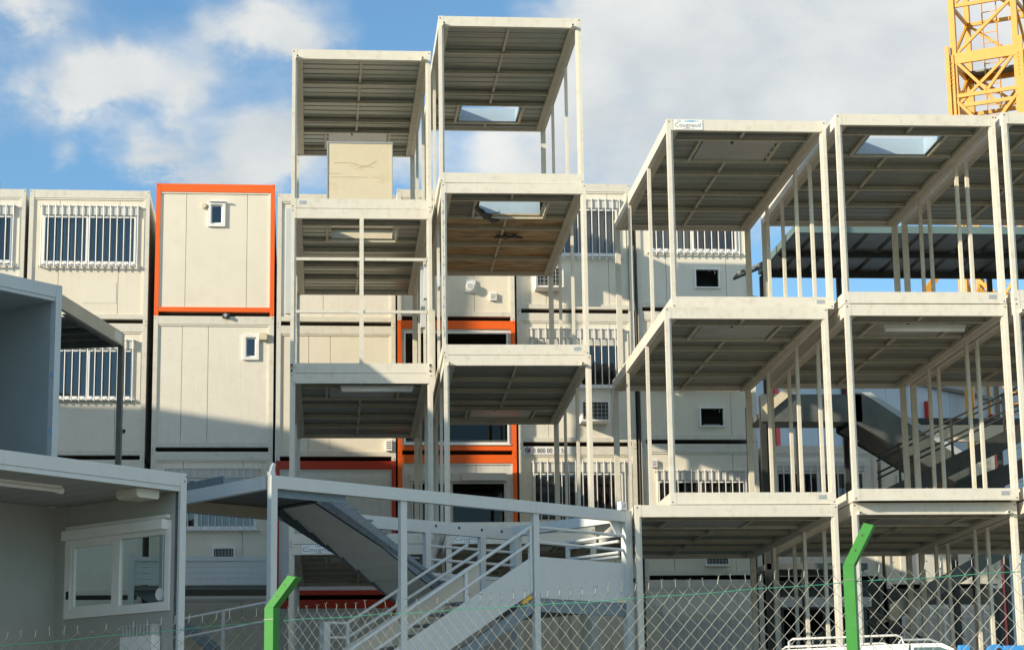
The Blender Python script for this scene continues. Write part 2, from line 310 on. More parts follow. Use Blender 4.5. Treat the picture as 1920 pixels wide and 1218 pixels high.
# ------------------------------------------------------------------ open frame modules
PB = .175
def frame_module(X0, Y0, Z0, yaw, label, group, W=2.44, D=6.06, H=2.92, hatch='front', open_=False, floor_hole=None,
                 rusty=False, studs=(True, True), stubs=False, plate='right', base=False, sheet=True):
    t = thing('open_module_frame', (X0, Y0, Z0), R(yaw), label, 'module frame', group)
    p = .09
    for i, (x, y) in enumerate(((0, 0), (W - p, 0), (0, D - p), (W - p, D - p))):
        xa_ = x if i % 2 == 0 else x + .03
        xs_ = x + .06 if i % 2 == 0 else x
        if y == 0: b = MB().box(xa_, xa_ + .06, y, y + p, 0, H).box(xs_, xs_ + .03, y, y + p, 0, PB).box(xs_, xs_ + .03, y + .02, y + p, PB, H - PB).box(xs_, xs_ + .03, y, y + p, H - PB, H)
        else: b = MB().box(x, x + p, y, y + p, 0, H)
        if y == 0:   # bolt heads
            xb = xa_ + .03
            for zz in (.035, H - .04): b.box(xb - .008, xb + .008, -.006, .001, zz - .008, zz + .008, 1)
        b.build('corner_post', ['frame', 'ink'], t)
    for nm, za, zb in (('roof_beam', H - PB, H - .003), ('floor_beam', .003, PB)):
        MB().box(p, W - p, .003, .075, za, zb).build(nm, 'frame', t)
        MB().box(p, W - p, D - .075, D - .003, za, zb).build(nm, 'frame', t)
        for x in (0.003, W - .073):
            b = MB().box(x, x + .07, p, D - p, za, zb)
            if nm == 'roof_beam':
                xi = x + .07 if x < 1 else x
                xa, xb = (xi, xi + .11) if x < 1 else (xi - .11, xi)
                b.box(xa, xb, p, D - p, za + .004, za + .012, 1); b.box(*((xb - .006, xb) if x < 1 else (xa, xa + .006)), p, D - p, za + .012, za + .07, 1)
            b.build(nm, ['frame', 'beam'], t)
    for s_, x in zip(studs, (.006, W - .056)):
        if not s_: continue
        for y in (2.05, 4.3):
            MB().box(x, x + .05, y, y + .075, PB, H - PB).build('wall_stud', 'frame', t)
    # roof: ribbed sheet on purlins
    if hatch == 'back':
        pur = [1.45, 2.55, 3.75, 4.45]; thin = 5.60; hy = (4.52, 5.58)
    else:
        pur = [.54, 2.46, 3.66, 4.72]; thin = 1.75; hy = (.61, 1.72)
    hx = (.70, 1.80)
    zs = H - .10
    sh = MB()
    a, b_ = .075, W - .075
    sh.corr(a, b_, .08, hy[0], zs); sh.corr(a, hx[0], hy[0], hy[1], zs); sh.corr(hx[1], b_, hy[0], hy[1], zs); sh.corr(a, b_, hy[1], D - .08, zs)
    if rusty:
        sh.v = []; sh.f = []; sh.mi = []
        sh.corr(a, b_, .08, hy[0], zs); sh.corr(a, hx[0], hy[0], hy[1], zs); sh.corr(hx[1], b_, hy[0], hy[1], zs)
        sh.corr(a, b_, hy[1] + .004, D - .08, zs, pitch=.16, amp=.025, mi=1)
    sh.build('roof_sheet', ['sheet', 'rusty'], t)
    for y in pur:
        MB().box(.19, W - .19, y, y + .012, H - .172, H - .102).box(.19, W - .19, y - .04, y, H - .172, H - .164).build('purlin', 'beam', t)
    MB().box(.19, W - .19, thin, thin + .03, H - .155, H - .102).build('purlin', 'beam', t)
    ys = sorted(pur + [thin]); seg = [.08] + ys + [D - .08]
    for y0, y1 in zip(seg, seg[1:]):
        if not (y0 < (hy[0] + hy[1]) / 2 < y1): MB().box(W / 2 - .02, W / 2 + .02, y0 + .06, y1, H - .145, H - .104).build('roof_stringer', 'beam', t)
    for x in (hx[0] - .10, hx[1] + .055):
        MB().box(x, x + .045, hy[0] + .002, hy[1] + .02, H - .15, H - .103).build('hatch_trimmer', 'beam', t)
    if open_ == 'hole': pass
    elif open_ == 'lid': MB().box(hx[0] - .02, hx[1] + .02, hy[1] + .06, hy[1] + .09, H - .12, H + .50).build('hatch_lid', 'skylight', t)
    elif open_:
        top = H + (.14 if open_ == 'shaft' else -.02)
        s2 = MB(); x0, x1 = hx; y0, y1 = hy; z0 = H - .12
        s2.box(x0, x1, y0 - .02, y0, z0, top); s2.box(x0, x1, y1 - .02, y1, z0, top); s2.box(x0 - .02, x0, y0 - .02, y1, z0, top); s2.box(x1, x1 + .02, y0 - .02, y1, z0, top)
        s2.build('hatch_upstand', 'skylight', t)
    else:
        hc = MB().box(hx[0] - .02, hx[1] + .02, hy[0] + .004, hy[1] + .02, H - .128, H - .1015).build('hatch_cover', 'hatchgrey', t)
        MB().box(hx[0] + .42, hx[0] + .45, hy[0] + .10, hy[0] + .18, H - .15, H - .1285).build('hatch_latch', 'dark', hc)
    fl = MB()
    if floor_hole:
        x0, x1, y0, y1 = floor_hole
        fl.box(.08, W - .08, .08, y0, .13, .165); fl.box(.08, x0, y0, y1, .13, .165); fl.box(x1, W - .08, y0, y1, .13, .165); fl.box(.08, W - .08, y1, D - .08, .13, .165)
    else: fl.box(.08, W - .08, .08, D - .08, .13, .165)
    fl.build('floor_panel', 'floor', t)
    if stubs:
        for x in (.07, W - .17):
            q = MB().box(x, x + .045, -.10, .003, H - PB - .004, H - PB + .04); q.box(x + .008, x + .037, -.102, -.099, H - PB + .004, H - PB + .032, 1)
            q.build('lifting_stub', ['frame', 'ink'], t)
    if plate:
        x = W - .26 if plate == 'right' else .14
        MB().box(x, x + .12, -.001, .003, .075, .135).build('id_plate', 'plate', t)
    if base:
        for x in (0, W - .3):
            for y in (0, D - .3): MB().box(x, x + .3, y, y + .3, -.22 - Z0, 0).build('footing', 'concrete', t)
    return t
GA = 'open module frames stacked in the two tall columns'
GB = 'open module frames stacked at the right'
A1x, A2x = -.08, 2.40
FH = (.62, 1.86, .55, 1.86); FHB = (.66, 1.84, 4.46, 5.64)
a1a = frame_module(-.084, 36.22, 8.776, -.5, 'topmost open frame of the left tall column, upright cream panel standing inside', GA, H=2.90, hatch='back', floor_hole=FH, stubs=True, plate='left')
a1b = frame_module(-.082, 36.22, 5.865, -.8, 'open frame with a centre post and two rails across its front', GA, H=2.909, open_='hole', stubs=False, plate=None)
a1c = frame_module(-.080, 36.22, 2.94, -1.0, 'open frame under the railed one, lamp tube along its front ceiling edge', GA, H=2.923, plate=None)
a1d = frame_module(-.075, 36.22, 0, -1.0, 'open frame at the foot of the left tall column behind the stair flight', GA, H=2.938, plate=None, base=True)
a2a = frame_module(2.392, 34.64, 8.826, -.8, 'highest open frame of all, with sky showing through its rear roof hatch', GA, H=2.944, hatch='back', open_='shaft', floor_hole=FH, stubs=True, plate=None)
a2b = frame_module(2.418, 34.64, 5.884, -1.5, 'open frame with a rusty brown ribbed ceiling and open front hatch', GA, H=2.938, open_='lid', rusty=True)
a2c = frame_module(2.441, 34.64, 2.944, -1.8, 'open frame directly below the rusty ceilinged one', GA, H=2.938, hatch='back', stubs=True, plate=None)
a2d = frame_module(2.46, 34.64, 0, -1.8, 'open frame at the foot of the right tall column behind white railings', GA, H=2.942, plate=None, base=True)
b1a = frame_module(5.561, 30.67, 5.83, -.9, 'top open frame at the right with a name sign on its roof beam', GB)
b1b = frame_module(5.43, 30.55, 2.89, -1.0, 'middle open frame under the one with the name sign', GB, H=2.93)
b1c = frame_module(4.90, 30.50, 0, -.6, 'extra wide open frame on the ground beside the stair tower', GB, W=2.975, H=2.88, studs=(False, True), plate=None, base=True)
b2a = frame_module(8.061, 30.26, 5.83, -1.6, 'top open frame with daylight through its front roof hatch, below the crane', GB, open_='shaft')
b2b = frame_module(8.067, 30.25, 2.905, -1.5, 'open frame with a long lamp tube under its front ceiling, beside the rightmost column', GB, H=2.915)
b2c = frame_module(8.09, 30.44, 0, -1.4, 'ground open frame behind the green fence post, set back under the one above', GB, H=2.902, stubs=True, plate=None, base=True)
b3a = frame_module(10.58, 30.08, 5.84, -1.4, 'topmost open frame of the column cut by the right edge of the photo', GB, stubs=False)
b3b = frame_module(10.58, 30.07, 2.92, -1.4, 'middle open frame of the column cut by the right edge of the photo', GB, stubs=True)
b3c = frame_module(10.58, 30.10, 0, -1.4, 'lowest open frame of the column cut by the right edge of the photo', GB, H=2.90, base=True)
# extra parts on single frames
H_ = 2.909
MB().box(1.185, 1.255, -.002, .068, PB, H_ - PB).build('centre_post', 'frame', a1b)
for z in (1.08, 2.01):
    MB().box(.09, 1.185, .012, .052, z - .025, z + .025).build('guard_rail', 'frame', a1b); MB().box(1.255, 2.35, .012, .052, z - .025, z + .025).build('guard_rail', 'frame', a1b)
for x in (.03, 2.40):
    q = MB().tube([(x, .003, .12), (x, -.10, .12)], .03, 12); q.tube([(x, -.099, .12), (x, -.101, .12)], .024, 12, 1); q.box(x - .012, x + .012, -.012, 0, .02, .06, 1)
    q.build('lifting_stub', ['frame', 'ink'], a1b)
def lamp_tube(parent, x0, x1, y, z):
    b = MB().box(x0, x1, y, y + .07, z - .03, z + .01); b.build('lamp_batten', 'palegrey', parent)
    b = MB(); b.smooth = True; b.tube([(x0 + .02, y + .035, z - .055), (x1 - .02, y + .035, z - .055)], .042, 12); b.build('lamp_diffuser', 'pvc', parent)
lamp_tube(a1c, .86, 2.12, .22, 2.923 - .185)
lamp_tube(b2b, .72, 1.98, .60, 2.915 - .19)
MB().box(2.30, 2.36, .12, .30, 1.35, 1.95).build('switch_box', 'white', a1b)
MB().box(2.28, 2.36, .9, 1.1, 1.0, 2.1).build('cable_duct', 'white', a1b)
MB().box(-.03, .0, .6, .95, 1.3, 1.72).build('switch_box', 'white', a2b)
rt = random.Random(5); L1 = []; L2 = []
for k in range(70):
    z = .3 + 2.35 * k / 69; c0 = .034 + .006 * math.sin(k * .7); wd_ = .001 + .017 * rt.random() ** 2.2
    L1.append((c0 - wd_, z)); L2.append((c0 + wd_ * rt.random(), z))
MB().prism(L1 + L2[::-1], 'y', -.0015, .001).build('tape_residue', 'greyink', a2b)
# torn sheet and cable hanging by the open hatch of the rusty frame
q = MB()
for k in range(7): q.bar((.62 + .03 * k, 1.0 + .07 * k, 2.80 - .015 * k), (.78 + .05 * k, 1.06 + .07 * k, 2.72 - .02 * ((k * 5) % 7)), .10, .02)
q.build('torn_insulation', 'dark', a2b)
b = MB(); b.tube([(.62, .9, 2.80), (.70, .8, 2.66), (.86, .75, 2.60), (1.0, .8, 2.63), (1.05, .95, 2.70)], .008, 6); b.build('loose_cable', 'black', a2b)
# ragged hole in the rusty ceiling, a dark torn flap
q = MB()
pts = [(1.12, 2.92), (1.20, 3.0), (1.28, 2.93), (1.36, 3.02), (1.47, 2.90), (1.52, 3.02), (1.61, 3.08), (1.46, 3.12), (1.40, 3.06), (1.30, 3.20), (1.24, 3.08), (1.10, 3.10), (1.16, 3.02)]
q.prism(pts, 'z', 2.765, 2.80); q.build('torn_flap', 'dark', a2b)
b = MB(); b.tube([(.105, .05, 2.70), (.10, .04, 2.2), (.115, .03, 1.5), (.105, .04, .9), (.14, .03, .42)], .004, 5); b.build('loose_cable', 'brown', a1b)
# name signs
def name_sign(parent, x, z, w_, h_, y=-.002):
    t_ = MB().box(x, x + w_, y - .003, y + .001, z, z + h_).build('name_sign', 'sign', parent)
    text_mesh('Cougnaud', h_ * .62, 'lettering', 'greyink', t_, (x + .012 * w_, y - .004, z + h_ * .28), sx=(w_ * .96) / (h_ * .62 * 4.45))
    text_mesh('Yves', h_ * .20, 'lettering', 'greyink', t_, (x + .10 * w_, y - .004, z + h_ * .80))
    q_ = MB(); a_ = (x + .34 * w_, z + h_ * .83); q_.prism([(a_[0], a_[1]), (a_[0] + .28 * w_, a_[1] - .02 * h_), (a_[0] + .56 * w_, a_[1] + .04 * h_), (a_[0] + .30 * w_, a_[1] + .11 * h_), (a_[0] + .02 * w_, a_[1] + .06 * h_)], 'y', y - .0055, y - .003)
    q_.build('swoosh', 'cyanink', t_)
    MB().box(x + .3 * w_, x + .72 * w_, y - .0045, y - .003, z + h_ * .10, z + h_ * .14).build('small_print', 'greyink', t_)
name_sign(b1a, .115, 2.752, .43, .155)
name_sign(a1d, .215, 2.772, .66, .158)
name_sign(a2d, .13, 2.776, .52, .158)
# the upright yellowed panel in the top left frame
t = thing('roof_hatch_lid', (.58, 38.15, 8.70), R(-.3), 'yellowed cream panel with crack lines standing upright in the top left open frame', 'panel')
MB().box(0, 1.17, 0, .05, 0, 1.84).build('panel_board', 'yellowed', t)
q = MB(); q.box(-.02, 1.19, -.012, .062, 1.84, 1.87); q.box(-.02, 0, -.012, .062, 0, 1.84); q.box(1.17, 1.19, -.012, .062, 0, 1.84); q.build('edge_trim', 'plate', t)
q = MB()
def crack(pts, r=.0035):
    for p1, p2 in zip(pts, pts[1:]): q.bar((p1[0] * 1.045, -.001, p1[1] + .43), (p2[0] * 1.045, -.001, p2[1] + .43), .002, r * 2, (0, 0, 1))
crack([(.10, 1.03), (.30, 1.04), (.42, 1.03), (.52, 1.0), (.62, .97), (.70, .98), (.78, 1.03), (.86, 1.08)]); crack([(.48, .92), (.56, .95), (.62, .97), (.74, .96), (.82, .955)], .0025); crack([(.62, .97), (.64, 1.01)], .0025); crack([(.60, .97), (.58, .92)], .0025)
crack([(0.02, .83), (.25, .835)], .0025); crack([(.05, .76), (.48, .765), (.7, .76)], .003); crack([(.80, .765), (.9, .76)], .003)
q.build('crack_lines', 'brown', t)

# ------------------------------------------------------------------ closed containers (back row)
BW, BD, BH = 2.44, 6.06, 2.80
def grid_wall(b, x0, x1, z0, z1, y0, y1, holes, seams, gap=.004):
    xs = sorted(set([x0, x1] + [s for s in seams] + [h[0] for h in holes] + [h[1] for h in holes]))
    for xa, xb in zip(xs, xs[1:]):
        xm = (xa + xb) / 2; cut = sorted([(h[2], h[3]) for h in holes if h[0] < xm < h[1]])
        a_, c_ = xa + (gap if xa in seams else 0), xb - (gap if xb in seams else 0); z = z0
        for h0, h1 in cut:
            if h0 > z: b.box(a_, c_, y0, y1, z, h0)
            z = h1
        if z < z1: b.box(a_, c_, y0, y1, z, z1)
    return b
def container(X0, Z0, label, group, colour='frame', seams=(.65, 1.85), holes=(), wall='cream', trim=True, Y0=43.353, base=False):
    t = thing('site_container', (X0, Y0, Z0), 0, label, 'container', group)
    p = .088
    for i, (x, y) in enumerate(((0, 0), (BW - p, 0), (0, BD - p), (BW - p, BD - p))):
        b = MB().box(x, x + p, y, y + p, 0, BH)
        if y == 0:
            xb = x + (.03 if i == 0 else .058)
            for zz in (.04, BH - .04): b.box(xb - .008, xb + .008, -.005, .001, zz - .008, zz + .008, 1)
        b.build('corner_post', [colour, 'ink'], t)
    MB().box(p, BW - p, .003, .09, BH - .175, BH - .003).build('roof_beam', colour, t)
    MB().box(p, BW - p, .003, .09, .09, .185).build('floor_beam', colour, t)
    b = grid_wall(MB(), p, BW - p, .185, BH - .175, .032, .085, holes, seams); b.build('front_wall', wall, t)
    if trim:
        q = MB(); q.box(p, p + .03, .014, .031, .185, BH - .178); q.box(BW - p - .03, BW - p, .014, .031, .185, BH - .178); q.box(p + .03, BW - p - .03, .014, .031, BH - .208, BH - .178); q.build('wall_trim', wall, t)
    MB().box(p, BW - p, .09, BD, BH - .10, BH - .006).build('roof', 'palegrey', t)
    MB().box(p, BW - p, .09, BD, .09, .17).build('floor', 'floor', t)
    for x in (.006, BW - .056): MB().box(x, x + .05, p, BD - p, .10, BH - .02).build('side_wall', wall, t)
    MB().box(p, BW - p, BD - .06, BD - .01, .17, BH - .10).build('back_wall', wall, t)
    if base:
        for x in (0, BW - .3):
            for y in (0, BD - .3): MB().box(x, x + .3, y, y + .3, -.2 - Z0 - .02, -.0).build('footing', 'concrete', t)
    return t
def window(t, x0, x1, z0, z1, shutter=.2, mullion=.48, fm='pvc', drop=0.0, bar=.05, gl='glass', curtain=None):
    """framed sliding window with a roller-shutter box; drop = how far the shutter hangs down"""
    zt = z1 - shutter
    q = MB()
    q.box(x0, x0 + bar, .0, .06, z0, zt); q.box(x1 - bar, x1, .0, .06, z0, zt); q.box(x0 + bar, x1 - bar, .0, .06, z0, z0 + bar); q.box(x0 + bar, x1 - bar, .0, .06, zt - bar, zt)
    q.box(x0 - .03, x1 + .03, -.02, .03, z0 - .025, z0)
    w_ = q.build('window', fm, t)
    panes = [(x0 + bar, x1 - bar)]
    if mullion:
        xm = x0 + (x1 - x0) * mullion
        MB().box(xm - .035, xm + .035, .004, .058, z0 + bar, zt - bar).build('mullion', fm, w_)
        panes = [(x0 + bar, xm - .035), (xm + .035, x1 - bar)]
    for i, (a_, c_) in enumerate(panes):
        MB().box(a_, c_, .030 + .012 * i, .036 + .012 * i, z0 + bar, zt - bar).build('pane', gl, w_)
    if shutter > 0: MB().box(x0 - .01, x1 + .01, -.035, .06, zt + .001, z1).build('shutter_box', 'shutter', w_)
    if drop > 0:
        b = MB(); n = int(drop / .05)
        for k in range(n): b.box(x0 + bar, x1 - bar, .010, .022, zt - bar - .05 * (k + 1) + .004, zt - bar - .05 * k)
        b.build('shutter_slats', 'shutter', w_)
    if curtain:
        xc0, xc1 = x0 + bar + (x1 - x0 - 2 * bar) * curtain[0], x0 + bar + (x1 - x0 - 2 * bar) * curtain[1]
        q = MB(); n = max(2, int((xc1 - xc0) / .07))
        for k in range(n): q.box(xc0 + (xc1 - xc0) * k / n, xc0 + (xc1 - xc0) * (k + .86) / n, .10 + .012 * (k % 2), .106 + .012 * (k % 2), z0 + bar - .02, zt - bar + .01)
        q.build('curtain', 'curtain', w_)
    # dark sheet stands in for the dim room behind the glass
    MB().box(x0 - .05, x1 + .05, 1.4, 1.42, z0 - .3, min(z1 + .1, BH - .11)).build('dim_backdrop', 'interior', w_)
    return w_
def bars(t, x0, x1, z0, z1, n=14, y=-.06):
    b = MB(); b.smooth = True
    for k in range(n):
        x = x0 + .05 + (x1 - x0 - .10) * k / (n - 1); b.tube([(x, y, z0 - .005), (x, y, z1)], .0115, 8)
    b.bar((x0, y + .02, z1 - .035), (x1, y + .02, z1 - .035), .03, .012); b.bar((x0, y + .02, z0 + .03), (x1, y + .02, z0 + .03), .04, .012)
    for x in (x0 + .02, x1 - .02):
        for z in (z0 + .03, z1 - .035): b.box(x - .015, x + .015, y + .014, .033, z - .012, z + .012)
    b.smooth = False
    return b.build('window_grille', 'grille', t)
def ac_unit(t, x0, x1, z0, z1, d=.20):
    q = MB(); q.box(x0, x0 + .03, -d, .034, z0, z1); q.box(x1 - .03, x1, -d, .034, z0, z1); q.box(x0 + .03, x1 - .03, -d, .034, z1 - .03, z1); q.box(x0 + .03, x1 - .03, -d, .034, z0, z0 + .035)
    u = q.build('air_conditioner', 'pvc', t)
    MB().box(x0 + .03, x1 - .03, -d + .04, .03, z0 + .035, z1 - .03).build('coil', 'dark', u)
    q = MB(); nx, nz = 7, 5
    for k in range(1, nx): x = x0 + (x1 - x0) * k / nx; q.bar((x, -d + .012, z0 + .035), (x, -d + .012, z1 - .03), .008, .008)
    for k in range(1, nz): z = z0 + (z1 - z0) * k / nz; q.bar((x0 + .03, -d + .02, z), (x1 - .03, -d + .02, z), .007, .007)
    q.build('guard', 'grey', u)
def small_window(t, x0, x1, z0, z1, shelf=True):
    q = MB(); f_ = .06
    q.box(x0, x0 + f_, -.012, .034, z0, z1); q.box(x1 - f_, x1, -.012, .034, z0, z1); q.box(x0 + f_, x1 - f_, -.012, .034, z0, z0 + f_); q.box(x0 + f_, x1 - f_, -.012, .034, z1 - f_, z1)
    if shelf: q.box(x0 + .02, x1 + .05, -.05, -.012, z1 - .008, z1 + .012)
    w_ = q.build('window', 'pvc', t)
    q = MB(); a0, a1, b0, b1 = x0 + f_, x1 - f_, z0 + f_, z1 - f_
    q.box(a0, a0 + .025, .03, .06, b0, b1); q.box(a1 - .025, a1, .03, .06, b0, b1); q.box(a0 + .025, a1 - .025, .03, .06, b1 - .03, b1); q.box(a0 + .025, a1 - .025, .03, .06, b0, b0 + .03); q.build('sash', 'pvc', w_)
    MB().box(a0 + .025, a1 - .025, .043, .048, b0 + .03, b1 - .03).build('pane', 'glass', w_)
    MB().box(a0, a1, .30, .31, b0 - .1, b1 + .1).build('dim_backdrop', 'interior', w_)  # dark-toned sheet in place of an unlit room
def vent_box(t, x0, x1, z0, z1, m_='pvc', d=.06, slot=True):
    q = MB().box(x0, x1, -d, .033, z0, z1).build('vent', m_, t)
    if slot:
        s_ = MB()
        for k in range(4): z = z0 + (z1 - z0) * (.2 + .18 * k); s_.box(x0 + .02, x1 - .02, -d - .003, -d + .001, z, z + (z1 - z0) * .07)
        s_.build('louvres', 'dkgreen', q)
def cap_vent(t, x, z, r, d=.05):
    b = MB(); b.tube([(x, .034, z), (x, -d, z)], r, 20); b.tube([(x, -d, z), (x, -d - .012, z)], r * .75, 20); return b.build('round_vent', 'yellowed' if d < .04 else 'pvc', t)
COLX = {0: -7.96, 1: -5.443, 2: -2.873, 3: -.378, 4: 2.103, 5: 4.588, 6: 7.138, 7: 9.65, 8: 12.17}
COLZ = {0: 11.02, 1: 11.02, 2: 11.185, 3: 11.0, 4: 11.13, 5: 11.306, 6: 11.363, 7: 11.33, 8: 11.16}
GR = 'site containers stacked in the long back row'
def cz(c, r): return COLZ[c] - 2.8 * r
def cont(c, r, label, **k):
    k.setdefault('wall', ('cream', 'cream_warm', 'cream_pale')[(c * 5 + r * 2) % 3])
    return container(COLX[c], cz(c, r), label, GR, base=(r == 4), **k)
gr = dict(seams=(.62, 1.83))
WH = (.28, 2.16, 1.24, 2.46)
# column 0 (cut by the left edge)
t = cont(0, 1, 'cream container at the far left top, only its right window bars in the photo', holes=[(.28, 2.20, 1.25, 2.45)], **gr); window(t, .28, 2.20, 1.25, 2.45); bars(t, .21, 2.26, 1.15, 2.47)
for r in (2, 3, 4): cont(0, r, 'cream far left container hidden by the blue grey cabin, level %s down' % ('two', 'three', 'four')[r - 2])
# column 1
t = cont(1, 1, 'cream container with a full barred window, left of the orange framed one', holes=[(.28, 2.18, 1.24, 2.46)], **gr); window(t, .28, 2.18, 1.24, 2.46, curtain=(0, 1)); bars(t, .21, 2.26, 1.15, 2.48, 15)
MB().box(1.12, 1.80, .026, .034, .42, .87).build('patch_panel', 'cream', t)
t = cont(1, 2, 'cream container with a barred window seen behind the dark canopy post', holes=[(.28, 2.18, 1.24, 2.46)], **gr); window(t, .28, 2.18, 1.24, 2.46, mullion=.52); bars(t, .16, 2.22, 1.18, 2.47, 14)
b = MB(); b.tube([(2.01, .034, .58), (2.01, .029, .58)], .045, 14); b.build('pipe_hole', 'black', t)
cont(1, 3, 'cream container just above the fascia of the glazed office cabin'); cont(1, 4, 'cream container on the ground behind the glazed office cabin')
# column 2
t = cont(2, 1, 'cream container in a bright orange frame with one tiny window', colour='orange', holes=[(1.12, 1.36, 1.95, 2.36)], seams=(.62, 1.87)); small_window(t, 1.06, 1.42, 1.89, 2.42); cap_vent(t, .98, 2.33, .06, .03)
t = cont(2, 2, 'cream container below the orange framed one with a narrow window at upper right', holes=[(1.87, 2.08, 1.95, 2.36)], seams=(.58, 1.11)); small_window(t, 1.81, 2.14, 1.89, 2.42, False); vent_box(t, 2.15, 2.30, 2.30, 2.44, 'yellowed', .08, False)
t = cont(2, 3, 'shaded cream container with a barred window and a small air conditioner behind the stair beam', holes=[(.36, 2.12, 1.24, 2.46)]); window(t, .36, 2.12, 1.24, 2.46, mullion=.32); bars(t, .29, 2.2, 1.17, 2.48); ac_unit(t, 1.26, 1.71, .62, .86, .12)
cont(2, 4, 'shaded container on the ground behind the white boarded landing guard')
# column 3
t = cont(3, 1, 'plain cream container between the orange framed one and the tall open frames', seams=(.30, .95, 1.75)); MB().box(.17, .30, .0, .034, .25, 2.48).build('edge_board', 'white', t)
t = cont(3, 2, 'plain cream container with vertical seams seen through the railed open frame', seams=(.66, 1.10)); vent_box(t, 2.23, 2.36, .20, .42, 'pvc', .05)
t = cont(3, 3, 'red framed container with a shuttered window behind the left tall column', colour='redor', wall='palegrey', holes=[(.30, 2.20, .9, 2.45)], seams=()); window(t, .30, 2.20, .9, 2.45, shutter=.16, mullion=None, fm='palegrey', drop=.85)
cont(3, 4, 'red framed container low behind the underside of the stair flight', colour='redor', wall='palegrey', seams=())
# column 4
t = cont(4, 1, 'cream container with a hooded round vent and a small square vent', seams=(.62, 1.60)); v_ = cap_vent(t, 1.51, .71, .10, .10)
b = MB(); b.tube([(1.50, -.112, .715), (1.50, -.117, .715)], .055, 16); b.build('vent_grid', 'grey', t)
q = MB(); q.prism([(1.40, .60), (1.64, .58), (1.62, .86), (1.44, .86)], 'y', -.02, .033); q.build('vent_hood', 'pvc', t); vent_box(t, 1.92, 2.06, .43, .59, 'pvc', .03)
t = cont(4, 2, 'orange framed container with a wide dark window from side to side', colour='orange', wall='palegrey', holes=[(.15, 2.26, .30, 2.52)], seams=(), trim=False); window(t, .13, 2.29, .22, 2.56, shutter=.0, mullion=None, gl='dimglass', bar=.035)
t = cont(4, 3, 'orange framed container with a half lowered shutter under the wide dark window', colour='orange', wall='palegrey', holes=[(.30, 2.18, .80, 2.38)], seams=(1.6,)); window(t, .26, 2.22, .80, 2.40, shutter=.15, mullion=.42, fm='grey', drop=0, gl='dimglass'); MB().box(1.30, 2.2, -.09, -.036, 2.26, 2.41).build('shutter_cassette', 'shutter', t)
q = MB(); q.box(.32, 2.16, .012, .02, .82, 1.40); q.build('pane_reflection', 'palegrey', t)  # pale sheet drawn as the reflection in the lower panes
cont(4, 4, 'container on the ground behind the right tall column, mostly hidden', colour='orange', wall='palegrey')
# column 5
t = cont(5, 1, 'cream container with barred window and air conditioner behind the rusty open frame', holes=[WH], seams=(.62, 1.95)); window(t, *WH, curtain=(.5, 1)); bars(t, .22, 2.25, 1.14, 2.47); ac_unit(t, .37, .94, .46, .89, .40)
t = cont(5, 2, 'cream container with barred window and air conditioner just above the phone number sign', holes=[WH], seams=(.62, 1.95)); window(t, *WH, drop=.12); bars(t, .24, 2.24, 1.18, 2.49); ac_unit(t, 1.26, 1.84, .46, .88, .40)
t = cont(5, 3, 'cream container with a phone number printed on its roof beam', holes=[WH], seams=(.62, 1.95)); window(t, *WH, curtain=(.05, .3)); bars(t, .24, 2.23, 1.16, 2.50)
MB().box(.10, 1.08, -.001, .002, 2.628, 2.795).build('phone_sign', 'sign', t)
text_mesh('0 800 00 60 50', .135, 'lettering', 'ink', t, (.285, -.003, 2.662), sx=.80)
q = MB(); hx_ = [(.18 + .068 * math.cos(R(90 + 60 * k)), 2.712 + .072 * math.sin(R(90 + 60 * k))) for k in range(6)]
q.prism(hx_, 'y', -.004, -.001, 0); q.build('logo_badge', 'ink', t)
q = MB(); q.prism([hx_[4], hx_[5], hx_[0], (.18, 2.76), (.215, 2.735), (.215, 2.69)], 'y', -.0055, -.004); q.build('logo_badge', 'redink', t)
q = MB()
for k in range(10):
    a0, a1 = R(50 + 26 * k), R(50 + 26 * (k + 1)); q.bar((.18 + .034 * math.cos(a0), -.007, 2.712 + .036 * math.sin(a0)), (.18 + .034 * math.cos(a1), -.007, 2.712 + .036 * math.sin(a1)), .003, .016, (0, 0, 1))
q.build('logo_letter', 'sign', t)
cont(5, 4, 'container on the ground behind the mid landing of the stair tower', seams=(.62, 1.2, 1.83))
# column 6
def open_hatch(t, x0, x1, z0, z1):
    q = MB(); f_ = .03
    q.box(x0 - f_, x0, -.015, .034, z0 - f_, z1 + f_); q.box(x1, x1 + f_, -.015, .034, z0 - f_, z1 + f_); q.box(x0, x1, -.015, .034, z1, z1 + f_); q.box(x0, x1, -.015, .034, z0 - f_, z0); h_ = q.build('wall_opening', 'pvc', t)
    MB().box(x0 - .2, x1 + .2, .6, .62, z0 - .2, z1 + .3).build('dark_backdrop', 'black', h_)  # black sheet stands in for the darkness inside the opening
    q = MB(); q.bar((x0 + .30, .02, z1), (x0 + .29, .02, z1 - .04), .008, .008); q.bar((x1 - .08, .02, z1), (x1 - .07, .02, z1 - .08), .01, .01); q.build('loose_wire', 'grey', h_)
t = cont(6, 1, 'cream container with an empty black square opening at the top right of the back row', holes=[(.30, 2.16, 1.30, 2.36), (1.25, 1.73, .53, .90)], seams=(.62, 1.90)); window(t, .30, 2.16, 1.30, 2.36, shutter=.15, curtain=(.0, .45)); bars(t, .22, 2.24, 1.22, 2.40); open_hatch(t, 1.25, 1.73, .53, .90)
t = cont(6, 2, 'cream container with a black square opening holding a white object beside the pipe', holes=[(.30, 2.16, 1.22, 2.36), (1.26, 1.73, .38, .74)], seams=(.62, 1.90)); window(t, .30, 2.16, 1.22, 2.36, shutter=.15); bars(t, .17, 2.13, 1.11, 2.32); open_hatch(t, 1.26, 1.73, .38, .74)
MB().box(1.36, 1.72, .3, .45, .30, .46).build('window_crate', 'grey', t)
